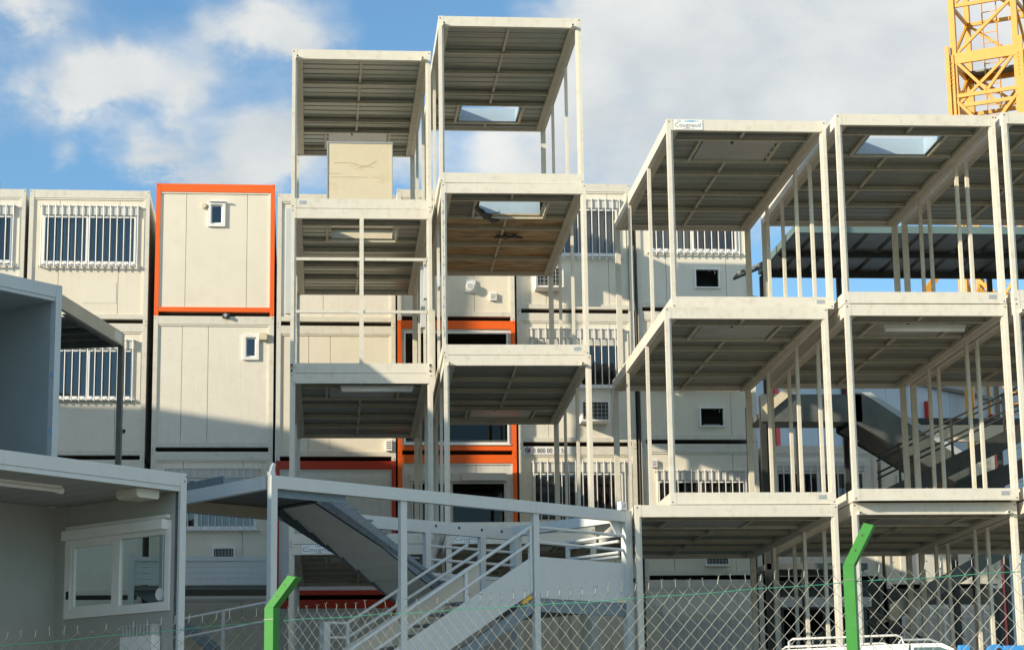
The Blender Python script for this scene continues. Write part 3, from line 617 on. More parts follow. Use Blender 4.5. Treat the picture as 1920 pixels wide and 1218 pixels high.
t = cont(6, 3, 'cream container with a barred window and small vent right of the phone number sign', holes=[(.30, 2.16, 1.06, 2.24)], seams=(.62, 1.90)); window(t, .30, 2.16, 1.06, 2.24); bars(t, .25, 2.2, .99, 2.26, 14); vent_box(t, .19, .31, 2.31, 2.46, 'pvc', .03); ac_unit(t, 1.23, 1.73, .26, .52, .16)
t = cont(6, 4, 'ground container with a closed white shutter behind the wide open frame', holes=[], seams=(.62, 1.90)); bars(t, .31, 2.25, .83, 2.13, 14); vent_box(t, .21, .36, 2.15, 2.29, 'pvc', .03)
b = MB()
for k in range(9): b.box(.36, 2.2, .005, .032, .9 + .12 * k, 1.015 + .12 * k)
b.build('shutter_slats', 'palegrey', t)
# column 7 and 8 (lower, behind the steel stair)
t = cont(7, 3, 'shaded container with a barred window behind the dark steel stair', holes=[WH]); window(t, *WH); bars(t, .24, 2.2, 1.16, 2.40)
t = cont(7, 4, 'ground container behind the steel stair, its deep shade painted in as dark grey', holes=[WH], colour='dark', wall='dark'); window(t, *WH, gl='dimglass', fm='dark')  # dark finish carries the deep shade of this corner
t = cont(8, 3, 'container with a door and tiny window at the right end of the back row', holes=[]); MB().box(.32, 1.15, .0, .034, .2, 2.35).build('door', 'palegrey', t); small_window(t, .42, .80, 1.75, 2.1, False)
t = cont(8, 4, 'dark ground container with a pale barred window at the right end of the row', holes=[WH], colour='dark', wall='dark'); window(t, *WH, drop=.8); bars(t, .24, 2.2, 1.16, 2.40)  # walls and frame coloured dark in place of shade

# pipe and cable tray between columns 5 and 6
b = MB(); b.tube([(7.085, 43.30, 2.2), (7.085, 43.30, 8.60)], .028, 10); tag(b.build('drain_pipe', 'black'), 'black drain pipe running down the gap beside the phone number container', 'pipe')
q = MB()
for x in (6.955, 7.055): q.box(x - .008, x + .008, 43.27, 43.33, 8.55, 9.95)
for k in range(34): q.box(6.963, 7.047, 43.31, 43.325, 8.58 + .04 * k, 8.60 + .04 * k)
tag(q.build('cable_tray', 'galv'), 'perforated galvanised cable tray standing above the black drain pipe', 'cable tray')
t = thing('floodlight', (-1.41, 43.30, 8.385), 0, 'small round floodlight tucked under the orange framed container', 'floodlight')
MB().box(-.075, .075, .0, .06, -.04, .04).build('housing', 'dark', t)
b = MB(); b.tube([(-.01, .0, 0), (-.01, -.05, 0)], .038, 14); b.build('lens', 'plate', t)

# ------------------------------------------------------------------ stair tower
ST = (-.2436, 26.915, 0.0)
t = thing('stair_tower', ST, R(36.1), 'white steel stair tower with railings and flights standing in the centre foreground', 'stair tower')
TD, TH = 2.50, 2.81; TW = 6.34
def post(u, v, w_=.13, d=.13, z0=-.2, z1=TH, nm='corner_post', m_='white'): MB().box(u, u + w_, v, v + d, z0, z1).build(nm, m_, t)
post(-.045, 0, .095, .085); post(TW - .14, 0, .13, .10); post(-.075, TD - .13); post(TW - .15, TD - .13)
post(2.06, .03, .105, .06, -.2, 2.645, 'front_post'); post(4.43, .03, .105, .06, -.2, 2.645, 'front_post')
MB().box(.05, TW - .14, .004, .10, 2.647, TH - .002).build('roof_beam', 'white', t)
MB().box(.055, TW - .15, TD - .09, TD - .004, 2.60, TH - .03).build('roof_beam', 'white', t)
MB().box(-.07, .03, .13, TD - .13, 2.64, TH - .002).build('roof_beam', 'white', t)
MB().box(TW - .11, TW - .01, .12, TD - .13, 2.66, TH - .002).build('roof_beam', 'white', t)
q = MB(); q.box(-.05, .03, .02, .10, TH, TH + .05); q.prism([(-.03, TH + .05), (.02, TH + .05), (.04, TH + .15), (.01, TH + .16), (-.02, TH + .10)], 'y', .03, .08); q.build('post_bracket', 'white', t)
# bolt holes on the back beam
for u in (3.0, 4.0, 4.65, 5.1, 5.55, 5.95): MB().tube([(u, TD - .089, 2.71), (u, TD - .094, 2.71)], .022, 10).build('bolt_hole', 'ink', t)
# mid landing
la = MB().box(4.40, TW - .12, .09, TD - .1, 1.38, 1.47).build('mid_landing', 'galv', t)
MB().box(4.537, TW - .14, .03, .08, 1.29, 1.47).build('edge_beam', 'galv', la)
MB().box(4.537, TW - .14, .02, .085, 1.475, 1.55).build('kick_plate', 'white', la)
MB().box(4.537, TW - .14, .045, .065, 1.553, 2.05).build('parapet_panel', 'white', la)
q = MB(); q.box(6.0, 6.17, .014, .02, 1.48, 1.54); q.build('hazard_tape', 'yellowed', la)
def rail(p, q_, nm='guard_rail', w_=.045, m_='white', par=None):
    b = MB(); b.tube([p, q_], w_ / 2, 8); return b.build(nm, m_, par or t)
rail((4.45, .055, 2.46), (TW - .14, .055, 2.445)); rail((4.45, .055, 2.25), (TW - .14, .055, 2.24))
for z in (2.46, 2.37, 2.21, 2.15): rail((TW - .17, .12, z), (TW - .17, 1.18, z - .01))
MB().box(TW - .20, TW - .15, 1.16, 1.21, 1.47, 2.48).build('guard_post', 'white', t)
q = MB(); q.prism([(5.98, 2.655), (6.20, 2.655), (6.20, 2.45), (6.12, 2.45)], 'y', .10, .13); q.build('gusset_plate', 'white', t)
for z in (2.41, 2.21): rail((4.50, TD - .06, z), (TW - .12, TD - .06, z))
MB().box(4.60, TW - .15, TD - .08, TD - .04, 1.97, 2.02).build('guard_rail', 'white', t)
MB().box(4.60, TW - .15, TD - .07, TD - .05, 1.50, 1.965).build('parapet_panel', 'white', la)
for u in (4.45, 5.52): MB().box(u, u + .10, TD - .10, TD - .02, 1.4, 2.598).build('guard_post', 'white', t)
# lower flight
SL = .548
lf = None
def zl(u): return 2.031 + SL * (u - 4.389)
u0, u1 = .85, 4.40
b = MB(); b.prism([(u0, zl(u0)), (u1, zl(u1)), (u1, zl(u1) - .49), (u0, zl(u0) - .49)], 'y', .045, .07); lf = b.build('lower_flight', 'white', t)
b = MB(); b.prism([(u0 + .4, zl(u0 + .4) - .575), (u1 + .02, zl(u1) - .575), (u1 + .02, zl(u1) - .76), (u0 + .4, zl(u0 + .4) - .76)], 'y', .05, .10); b.build('stringer', 'galv', lf)
b = MB(); b.prism([(u0 + .4, zl(u0 + .4) - .575), (u1, zl(u1) - .575), (u1, zl(u1) - .76), (u0 + .4, zl(u0 + .4) - .76)], 'y', 1.10, 1.15); b.build('stringer', 'galv', lf)
b = MB(); b.prism([(u0, zl(u0) + .02), (u1, zl(u1) + .02), (u1, zl(u1) - .47), (u0, zl(u0) - .47)], 'y', 1.16, 1.18); b.build('inner_panel', 'cream', lf)
b = MB(); b.bar((u0, 1.13, zl(u0) + .045), (u1, 1.13, zl(u1) + .045), .05, .03); b.build('panel_cap', 'white', lf)
q = MB(); q.bar((4.20, .035, zl(4.20) - .54), (4.37, .035, zl(4.37) - .53), .02, .045); q.build('hazard_tape', 'yellow', lf)
b = MB()
for k in range(9):
    z = .16 * (k + 1); u = u0 + .55 + (z - .0) / SL - .35
    b.box(u, u + .30, .10, 1.10, z - .03, z)
b.build('treads', 'galv', lf)
def zr(u): return 2.464 + .566 * (u - 4.407)
rail((1.1, .055, zr(1.1)), (4.40, .055, zr(4.40)), w_=.05); rail((1.3, .055, zr(1.3) - .222), (4.39, .055, zr(4.39) - .222), w_=.045)
MB().box(3.17, 3.225, .04, .08, zl(3.2) - .02, zr(3.2)).build('baluster', 'white', t)
MB().box(4.36, 4.405, .04, .08, 1.56, 2.455).build('baluster', 'white', t)
rail((4.22, 1.2, 2.296), (2.075, 1.2, 1.111)); rail((2.075, 1.2, 1.111), (1.75, 1.2, 1.105)); rail((4.434, 1.2, 2.204), (2.075, 1.2, .919)); rail((2.075, 1.2, .919), (1.75, 1.2, .91))
for u, za, zb in ((2.93, 1.2, 1.62), (2.05, .3, 1.11)): MB().box(u, u + .05, 1.18, 1.22, za, zb).build('baluster', 'white', t)
MB().box(1.66, 1.76, 1.16, 1.26, -.2, 1.12).build('newel_post', 'white', t)
# upper flight
def zu(u): return 2.742 - .584 * (u - 1.773)
b = MB(); b.prism([(1.60, zu(1.60) + .0), (1.60, 2.70), (1.95, 2.83), (4.25, zu(4.25) + .195), (4.25, zu(4.25))], 'y', 1.25, 1.30); uf = b.build('upper_flight', 'galv', t)
b = MB(); b.prism([(1.60, zu(1.60) + .0), (1.60, 2.70), (1.95, 2.83), (4.25, zu(4.25) + .195), (4.25, zu(4.25))], 'y', 2.33, 2.38); b.build('stringer', 'galv', uf)
b = MB(); n = 9; du = (4.2 - 1.75) / n
for k in range(n):
    ua, ub = 1.75 + du * k, 1.75 + du * (k + 1) - .014
    b.hexa([(ua, 1.30, zu(ua) + .040), (ub, 1.30, zu(ub) + .005), (ub, 2.33, zu(ub) + .005), (ua, 2.33, zu(ua) + .040), (ua, 1.30, zu(ua) + .06), (ub, 1.30, zu(ub) + .06), (ub, 2.33, zu(ub) + .06), (ua, 2.33, zu(ua) + .06)])
b.build('soffit_plates', 'softwhite', uf)
b = MB(); b.box(1.62, 1.75, 1.30, 2.33, zu(1.7) - .05, zu(1.7) + .06); b.build('soffit_edge', 'dark', uf)
b = MB()
for k in range(8):
    z = 1.47 + .155 * (k + 1); u = 4.25 - k * .275; b.box(u - .30, u, 1.30, 2.33, z - .03, z)
b.build('treads', 'galv', uf)
# upper landing
ul = MB().box(.05, 1.62, .12, TD - .1, 2.755, 2.79).build('upper_landing', 'dkgreen', t)
MB().box(.055, 1.2, .10, .13, 2.55, 2.645).build('edge_beam', 'galv', ul); MB().box(.055, 2.04, TD - .16, TD - .1, 2.60, 2.75).build('edge_beam', 'shaded_beige', ul)
q = MB(); q.box(.25, .27, 1.5, 3.3, 2.82, 2.99); q.box(.27, 1.75, 1.5, 1.52, 2.82, 2.97); q.build('kerb_tray', 'galv', ul)
MB().box(.28, 1.75, 1.53, 3.3, 2.80, 2.815).build('tray_floor', 'dkgreen', ul)
# little white sensor on the far front post
s_ = MB().box(6.10, 6.22, -.02, .06, TH, TH + .12).build('sensor', 'pvc', t)
b = MB(); b.tube([(6.16, -.021, TH + .06), (6.16, -.03, TH + .06)], .03, 12); b.build('lens', 'grey', s_)

# ------------------------------------------------------------------ office cabin (lower left)
t = thing('office_cabin', (-1.322, 26.72, 0.0), R(44.7), 'open sided office cabin with a sliding window in its end wall', 'cabin')
# local: u to the right along the fascia (corner at 0), v into the cabin
L_ = 6.06
for u, v in ((-.10, 0), (-L_, 0), (-.10, 2.34), (-L_, 2.34)):
    b = MB().box(u, u + .10, v, v + .10, -.2, 2.80)
    if v == 0 and u > -1:
        for zz in (2.70, 2.76): b.box(-.045 + (zz - 2.7) * .5, -.03 + (zz - 2.7) * .5, -.006, .001, zz - .008, zz + .008, 1)
    b.build('corner_post', ['white', 'ink'], t)
MB().box(-L_ + .1, -.10, .003, .06, 2.635, 2.798).build('fascia', 'white', t)
MB().box(-L_ + .1, -.10, .012, .06, 2.572, 2.632).build('fascia_lip', 'white', t)
MB().box(-L_ + .05, -.05, .06, 2.40, 2.70, 2.79).build('roof', 'palegrey', t)
b = MB()
for k in range(18):
    u = -L_ + .1 + .33 * k
    if u < -.15: b.box(u, min(u + .316, -.06), .06, 2.34, 2.575, 2.60)
b.build('ceiling_panels', 'office', t)
MB().box(-L_ + .1, -.1, 2.34, 2.40, -.1, 2.57).build('back_wall', 'office', t)
b = grid_wall(MB(), .10, 2.34, -.1, 2.57, 0, .05, [(.20, 2.13, 1.17, 2.19)], ())
ew = b   # built in wall axes (x=v, y=depth) and turned to lie along v
ewo = MB(); ewo.v = [(-.10 + y, x, z) for x, y, z in ew.v]; ewo.f = ew.f; ewo.mi = ew.mi; ewo.build('end_wall', 'office', t)
MB().box(-.14, -.10, 2.16, 2.34, -.1, 2.57).build('wall_cover', 'office', t)
def wbox(v0, v1, d0, d1, z0, z1): return MB().box(-.10 - d1, -.10 - d0, v0, v1, z0, z1)
q = MB()
for (v0, v1, z0, z1) in ((.16, .24, 1.12, 2.23), (2.05, 2.17, 1.12, 2.23), (.24, 2.05, 1.12, 1.23), (.24, 2.05, 2.06, 2.23)):
    q.box(-.13, -.05, v0, v1, z0, z1)
wn = q.build('window', 'pvc', t)
MB().box(-.22, -.10, .20, 2.14, 2.12, 2.24).build('shutter_box', 'pvc', wn)
MB().box(-.15, -.10, .18, 2.14, 2.255, 2.30).build('vent_strip', 'pvc', wn); MB().box(-.16, -.15, 1.1, 1.4, 2.265, 2.285).build('vent_flap', 'pvc', wn)
MB().box(-.12, -.06, 1.10, 1.21, 1.23, 2.06).build('mullion', 'pvc', wn)
q = MB(); q.box(-.115, -.075, 1.21, 1.25, 1.23, 2.06); q.box(-.115, -.075, 1.99, 2.05, 1.23, 2.06); q.box(-.115, -.075, 1.25, 1.99, 1.23, 1.27); q.box(-.115, -.075, 1.25, 1.99, 2.02, 2.06); q.build('sash', 'pvc', wn)
MB().box(-.093, -.088, 1.25, 1.99, 1.27, 2.02).build('pane', 'clear', wn); MB().box(-.083, -.078, .24, 1.10, 1.23, 2.06).build('pane', 'clear', wn)
MB().box(-.135, -.115, 2.07, 2.12, 1.37, 1.47).build('handle', 'black', wn)
b = MB(); b.tube([(-.13, .27, 1.25), (-.13, .27, 2.08)], .006, 6); b.build('blind_cord', 'white', wn)
b = MB(); b.tube([(-.094, .36, 1.33), (-.099, .36, 1.33)], .075, 16); b.build('sticker', 'sign', wn)
MB().box(-.10, -.03, .04, .095, -.1, 2.57).build('door_seal', 'dkgreen', t)
# ceiling lamp
lm = MB(); lm.box(-3.4, -1.42, .645, .695, 2.545, 2.575); lm = lm.build('ceiling_lamp', 'pvc', t)
b = MB(); b.smooth = True; b.tube([(-3.4, .67, 2.52), (-1.48, .67, 2.52)], .028, 12); b.build('lamp_diffuser', 'pvc', lm)
b = MB(); b.tube([(-1.48, .67, 2.52), (-1.40, .67, 2.52)], .042, 12); b.build('lamp_end', 'pvc', lm)
q = MB(); q.prism([(-.70, 2.485), (-.66, 2.46), (-.36, 2.46), (-.34, 2.485), (-.34, 2.572), (-.70, 2.572)], 'y', .12, .50); q.build('ceiling_heater', 'heater', t)
b = MB(); b.box(-.02, .02, .30, .36, .55, .72); b.build('power_socket', 'pvc', t) if False else None
t2 = thing('electric_heater', (-1.322, 26.72, 0), R(44.7), 'white electric heater with a slotted top under the office cabin window', 'heater')
MB().box(-.26, -.12, .30, .89, .25, .82).build('casing', 'pvc', t2)
q = MB()
for k in range(9): q.box(-.255, -.125, .31 + .064 * k, .345 + .064 * k, .82, .945)
q.box(-.26, -.12, .30, .89, .945, .96); q.build('slots', 'grey', t2)
MB().box(-.22, -.16, .32, .87, .82, .94).build('element', 'redor', t2)

# ------------------------------------------------------------------ blue-grey cabin above it, its base cabin and a third one
def blue_cabin(loc, rz, label, z0, z1, open_=True, m_='bluegrey'):
    t_ = thing('stacked_cabin', loc, rz, label, 'cabin', 'cabins stacked at the left edge')
    for u, v in ((-.10, 0), (-L_, 0), (-.10, 2.34), (-L_, 2.34)): MB().box(u, u + .10, v, v + .10, z0, z1).build('corner_post', m_, t_)
    MB().box(-L_ + .1, -.10, .003, .06, z1 - .172, z1 - .002).build('fascia', m_, t_); MB().box(-L_ + .1, -.10, .014, .06, z1 - .222, z1 - .175).build('fascia_lip', m_, t_)
    MB().box(-L_ + .1, -.10, .003, .06, z0 + .002, z0 + .16).build('floor_beam', m_, t_)
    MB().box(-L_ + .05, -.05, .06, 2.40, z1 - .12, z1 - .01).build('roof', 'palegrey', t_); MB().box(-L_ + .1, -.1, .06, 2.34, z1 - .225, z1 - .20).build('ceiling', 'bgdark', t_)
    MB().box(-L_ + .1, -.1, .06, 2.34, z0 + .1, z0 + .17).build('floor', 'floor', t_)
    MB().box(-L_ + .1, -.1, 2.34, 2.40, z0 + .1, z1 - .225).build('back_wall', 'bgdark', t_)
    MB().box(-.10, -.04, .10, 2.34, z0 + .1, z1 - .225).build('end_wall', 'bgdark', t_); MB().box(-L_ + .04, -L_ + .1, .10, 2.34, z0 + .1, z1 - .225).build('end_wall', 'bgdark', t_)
    if not open_: MB().box(-L_ + .1, -.1, .03, .06, z0 + .16, z1 - .225).build('front_wall', m_, t_)
    q_ = MB()
    for zz in (z0 + .8, z0 + 1.55): q_.box(-.135, -.115, .004, .02, zz, zz + .05)
    q_.build('blue_clip', 'blue', t_)
    return t_
blue_cabin((-3.117, 28.578, 0), R(45.8), 'blue grey open cabin stacked above the office cabin at the left edge', 2.8, 5.6)
blue_cabin((-3.13, 28.60, 0), R(45.6), 'hidden base cabin carrying the blue grey open cabin', -.2, 2.79, False, 'white')
blue_cabin((-4.66, 33.42, 0), R(45.8), 'third level cabin of which only a post edge enters at the left', 5.62, 8.4, False)

# ------------------------------------------------------------------ dark canopy with its post (behind the blue cabin)
t = thing('entrance_canopy', (-3.17, 29.10, 0), R(-13.8), 'small dark roofed canopy on a thin dark post beside the blue grey cabin', 'canopy')
# local: x to the left is negative, y away
MB().box(-.06, 0, 0, 2.70, 5.40, 5.60).build('side_beam', 'shaded_beige', t); MB().box(-.14, -.06, .4, 2.70, 5.40, 5.42).build('beam_flange', 'dkgreen', t)
MB().box(-1.5, -.06, 2.63, 2.70, 5.40, 5.58).build('back_beam', 'dkgreen', t); MB().box(-1.5, -1.44, .95, 2.63, 5.40, 5.58).build('side_beam', 'dkgreen', t)
b = MB(); b.corr(-1.44, -.06, .95, 2.63, 5.50, pitch=.3); b.build('roof_sheet', 'sheet', t)
for y in (1.3, 1.75, 2.2): MB().box(-1.44, -.14, y, y + .05, 5.43, 5.49).build('purlin', 'dkgreen', t)
MB().box(-.075, 0, 2.62, 2.70, -.2, 5.40).build('post', 'dkgreen', t)
MB().box(-1.5, -1.43, 2.62, 2.70, -.2, 5.40).build('post', 'dkgreen', t)
MB().box(-.001, .002, 2.25, 2.58, 5.43, 5.57).build('id_plate', 'palegrey', t)

# ------------------------------------------------------------------ boarded landing guard in front of the back row
t = thing('landing_guard', (-3.10, 41.6, 0), 0, 'white horizontally boarded landing guard seen through and beside the office window', 'guard')
MB().box(0, 2.70, -.06, .0, 3.20, 3.28).build('top_rail', 'white', t)
for k in range(4): MB().box(.05, 2.65, -.03, 0.0, 2.75 + .112 * k, 2.855 + .112 * k).build('guard_board', 'white', t)
for x in (-.03, 2.62): MB().box(x, x + .11, -.07, .04, -.2, 3.36).build('post', 'white', t)
MB().box(0, 2.7, .04, 1.5, 2.66, 2.74).build('deck', 'dkgreen', t)
b = MB(); b.bar((.15, .4, 2.74), (1.6, .4, 1.55), .06, .22); b.bar((.15, 1.2, 2.74), (1.6, 1.2, 1.55), .06, .22); b.build('stair_stringer', 'galv', t)
b = MB()
for k in range(6): b.box(.25 + .24 * k, .5 + .24 * k, .43, 1.17, 2.52 - .195 * k, 2.56 - .195 * k)
b.build('treads', 'galv', t)
t = thing('handrail', (0, 33.0, 0), 0, 'low white double handrail between the office cabin and the stair tower', 'handrail')
for dz in (0, -.28): b = MB(); b.tube([(-1.9, 0, 1.42 + dz), (-.35, 0, 1.72 + dz)], .022, 8); b.build('rail', 'white', t)
for x in (-1.75, -1.05, -.40): MB().box(x - .025, x + .025, -.02, .03, -.2, 1.44 + (x + 1.9) * .195).build('post', 'white', t)

# ------------------------------------------------------------------ dark steel stair and canopy behind the right-hand frames
t = thing('steel_canopy', (9.04, 37.2, 0), R(-.9), 'dark ribbed canopy roof seen through the top right open frames', 'canopy')
b = MB(); b.corr(.05, 3.35, .05, 7.6, 8.76, pitch=.5, amp=.06, along='y'); b.build('roof_sheet', 'ribdark', t)
MB().box(0, 7.6, 0, .06, 8.70, 8.84).build('front_fascia', 'teal', t); MB().box(0, .06, .06, 3.36, 8.70, 8.84).build('side_fascia', 'teal', t); MB().box(.06, 7.6, 3.30, 3.36, 8.64, 8.835).build('back_beam', 'dark', t)
for y in (1.7,): MB().box(.06, 7.6, y, y + .09, 8.66, 8.755).build('purlin', 'dark', t)
for x, y in ((.02, 3.28), (1.55, 3.25), (4.6, 3.25), (7.4, 3.25), (4.6, .06)): MB().box(x, x + .09, y, y + .09, -.2, 8.66).build('post', 'dark', t)
q = MB()
for dy in (0, .5): q.bar((-.55, 2.6 + dy, 8.55), (.0, 2.2 + dy, 8.72), .03, .05)
for k in range(4): q.bar((-.55 + .18 * k, 2.6 - .13 * k, 8.55 + .055 * k), (-.55 + .18 * k, 3.1 - .13 * k, 8.55 + .055 * k), .02, .03)
q.build('edge_ladder', 'dark', t)
t = thing('steel_stair', (0, 39.0, 0), 0, 'dark steel staircase with two flights between the right frames and back row', 'staircase')
fl_ = MB().box(8.7, 10.62, 0, 1.3, 5.60, 5.70).build('upper_landing', 'dkgreen', t)
MB().box(8.7, 10.62, -.06, .0, 5.50, 6.02).build('landing_skirt', 'dkgreen', t)
b = MB(); b.prism([(10.45, 6.05), (10.75, 6.05), (12.75, 4.62), (12.75, 4.12), (10.45, 5.50)], 'y', -.06, 0); b.build('upper_flight', 'dkgreen', t)
b = MB(); b.prism([(10.45, 5.98), (10.75, 5.98), (12.75, 4.62), (12.75, 4.12), (10.45, 5.50)], 'y', 1.24, 1.30); b.build('stringer', 'dark', t)
b = MB(); b.hexa([(10.5, 0, 5.50), (12.7, 0, 4.15), (12.7, 1.24, 4.15), (10.5, 1.24, 5.50), (10.5, 0, 5.53), (12.7, 0, 4.18), (12.7, 1.24, 4.18), (10.5, 1.24, 5.53)]); b.build('soffit', 'dark', t)
q = MB(); q.prism([(10.62, 6.06), (12.72, 4.66), (12.72, 4.80), (10.80, 6.06)], 'y', -.075, -.062); q.build('stringer_cap', 'bluegrey', t)
b = MB(); b.prism([(10.6, 3.72), (13.6, 5.10), (13.6, 5.45), (10.6, 4.05)], 'y', -1.36, -1.30); b.build('lower_flight', 'dark', t)
b = MB(); b.prism([(10.9, 3.2), (14.2, 4.7), (14.2, 5.0), (10.9, 3.8)], 'y', -.16, -.10); b.build('stringer', 'dark', t)
b = MB(); b.hexa([(10.6, -1.3, 3.72), (13.6, -1.3, 5.10), (13.6, -.16, 5.10), (10.6, -.16, 3.72), (10.6, -1.3, 3.75), (13.6, -1.3, 5.13), (13.6, -.16, 5.13), (10.6, -.16, 3.75)]); b.build('soffit', 'dark', t)
for dz in (.30, .40, .62, .72): b = MB(); b.tube([(10.5, -1.33, 4.0 + dz - .05), (13.6, -1.33, 5.45 + dz - .05)], .022, 6); b.build('handrail', 'dark', t)
for x in (10.9, 11.9, 12.9): MB().box(x, x + .04, -1.35, -1.31, 4.0 + (x - 10.5) * .46, 4.72 + (x - 10.5) * .46).build('baluster', 'dark', t)
for x, y in ((8.68, 0), (9.36, .02), (8.68, 1.22), (12.6, -.04), (12.6, 1.2), (13.5, -1.3)): MB().box(x, x + .11, y, y + .10, -.2, 6.0 if x < 10 else 4.6).build('post', 'dark', t)
MB().box(8.7, 10.5, -.02, .06, 6.30, 6.75).build('cross_beam', 'dkgreen', t)
b = MB(); b.bar((8.75, -.1, 5.7), (9.75, -.1, 6.5), .06, .16); b.build('brace', 'yellowed', t)
MB().box(10.7, 14.5, 1.0, 1.1, 5.30, 5.62).build('bridge_beam', 'yellowed', t); MB().box(10.7, 14.5, .98, 1.12, 5.64, 5.75).build('bridge_beam', 'dark', t)
b = MB(); b.prism([(11.0, 1.75), (13.4, 3.05), (13.4, 3.35), (11.0, 2.1)], 'y', .0, .06); b.build('ground_flight', 'dkgreen', t)
b = MB(); b.hexa([(11.0, .06, 1.8), (13.4, .06, 3.1), (13.4, 1.2, 3.1), (11.0, 1.2, 1.8), (11.0, .06, 1.84), (13.4, .06, 3.14), (13.4, 1.2, 3.14), (11.0, 1.2, 1.84)]); b.build('soffit', 'dark', t)
for dz in (.0, -.25, -.5): b = MB(); b.tube([(10.4, -.5, 2.0 + dz), (12.2, -.5, 1.0 + dz)], .025, 6); b.build('handrail', 'black', t)
MB().box(8.7, 10.6, 0, 1.3, 2.75, 2.86).build('lower_landing', 'dkgreen', t)

# ------------------------------------------------------------------ pale blue hall far behind
t = thing('pale_blue_hall', (10.6, 49.5, 0), R(40), 'pale blue clad hall with red uprights behind the dark steel stair', 'hall')
b = MB(); x = 0
while x < 16: b.box(x, x + .985, 0, .08, -.2, 10.4); x += 1.0
b.build('cladding', 'skyblue', t)
MB().box(.1, 16, .1, 12, 10.2, 10.38).build('roof', 'palegrey', t); MB().box(0, .08, .1, 12, -.2, 10.2).build('side_wall', 'skyblue', t)
for x in (1.12, 4.1, 7.75, 10.9): MB().box(x, x + .16, -.12, 0, -.2, 8.62).build('upright', 'red', t)
for x0, x1, z0, z1 in ((.3, 1.3, 9.0, 9.22), (4.35, 5.0, 8.7, 8.9)): MB().box(x0, x1, -.06, 0, z0, z1).build('red_band', 'red', t)
b = MB()
for z in (9.02,): b.box(0, 16, -.09, -.001, z, z + .09)
b.build('ledge', 'dkgreen', t)

# ------------------------------------------------------------------ tower crane
CY = 55.0
cA = Vector((17.98, 55.0, 0)); fyaw = R(37 - 5.9 - 6)
e1 = Vector((math.cos(-R(32)), math.sin(-R(32)), 0)); e2 = Vector((math.sin(R(32)), math.cos(R(32)), 0))
t = thing('tower_crane', (cA.x, cA.y, 0), 0, 'yellow lattice tower crane mast rising behind the right-hand frames', 'crane')
LW = 1.72
def lattice(name, off, w_, z0, z1, panel, leg, br, vee):
    cs = [e1 * off + e2 * off, e1 * (off + w_) + e2 * off, e1 * (off + w_) + e2 * (off + w_), e1 * off + e2 * (off + w_)]
    for c_ in cs:
        b = MB(); b.bar((c_.x, c_.y, z0), (c_.x, c_.y, z1), leg, leg, tuple(e1))
        if vee:
            d_ = (c_ - (cs[0] + cs[2]) / 2).normalized() * .13; b.bar((c_.x + d_.x, c_.y + d_.y, z0), (c_.x + d_.x, c_.y + d_.y, z1 + .25), leg * .5, leg * .8, tuple(e1))
            for k in range(6): b.box(c_.x + d_.x * .5 - .06, c_.x + d_.x * .5 + .06, c_.y + d_.y * .5 - .06, c_.y + d_.y * .5 + .06, z1 - .25 - .12 * k, z1 - .21 - .12 * k)
        b.build(name + '_leg', 'crane', t)
    z = z1; k = 0
    while z > max(z0, 9.0):
        for i in range(4):
            p_, q_ = cs[i], cs[(i + 1) % 4]
            MB().bar((p_.x, p_.y, z), (q_.x, q_.y, z), br * .8, br * 1.3).build(name + '_brace', 'crane', t)
            if vee:
                mid = (p_ + q_) / 2
                for c_ in (p_, q_): MB().bar((c_.x, c_.y, z - .05), (mid.x, mid.y, z - panel + .05), br * .8, br).build(name + '_brace', 'crane', t)
            else:
                za, zb = (z - panel, z) if i % 2 == 0 else (z, z - panel)
                MB().bar((p_.x, p_.y, za), (q_.x, q_.y, zb), br * .8, br).build(name + '_brace', 'crane', t)
        z -= panel; k += 1
    return cs
cs = lattice('upper_section', .08, LW, 15.5, 22.75, 1.45, .16, .08, False)
cs2 = lattice('lower_section', .02, LW + .12, -.2, 18.4, 1.18, .14, .08, True)
for i in range(4):
    p_, q_ = cs2[i], cs2[(i + 1) % 4]; MB().bar((p_.x, p_.y, 18.25), (q_.x, q_.y, 18.25), .08, .22).build('collar_beam', 'crane', t)
b = MB(); ctr = (cs[0] + cs[2]) / 2 - e2 * .1
for s_ in (-.2, .2): b.tube([(ctr.x + e1.x * s_, ctr.y + e1.y * s_, 0), (ctr.x + e1.x * s_, ctr.y + e1.y * s_, 24)], .02, 6)
for k in range(80): z = .3 * k; b.bar((ctr.x - e1.x * .2, ctr.y - e1.y * .2, z), (ctr.x + e1.x * .2, ctr.y + e1.y * .2, z), .02, .02)
b.build('ladder', 'crane', t)
for z in (16.2, 18.3): MB().bar((cs[3].x, cs[3].y, z), (cs[2].x, cs[2].y, z), .9, .05).build('rest_platform', 'dkgreen', t)
b = MB(); b.tube([(cs[1].x + .35, cs[1].y - .1, 8.0), (cs[1].x + .22, cs[1].y - .1, 24.0)], .028, 6); b.build('hoist_cable', 'black', t)
b = MB()
for p_, q_ in ((cs2[0] * -1, cs2[0]),):
    pass
for dx in (-1.9, 1.9): b.bar((cs2[0].x + dx, cs2[0].y, 10.6), (cs2[0].x + (.0 if dx < 0 else LW), cs2[0].y, 13.2), .18, .18)
b.bar((cs2[0].x + .2, cs2[0].y - .3, 11.55), (cs2[0].x + 3.6, cs2[0].y - .3, 11.2), .2, .3); b.build('mast_brace', 'crane', t)

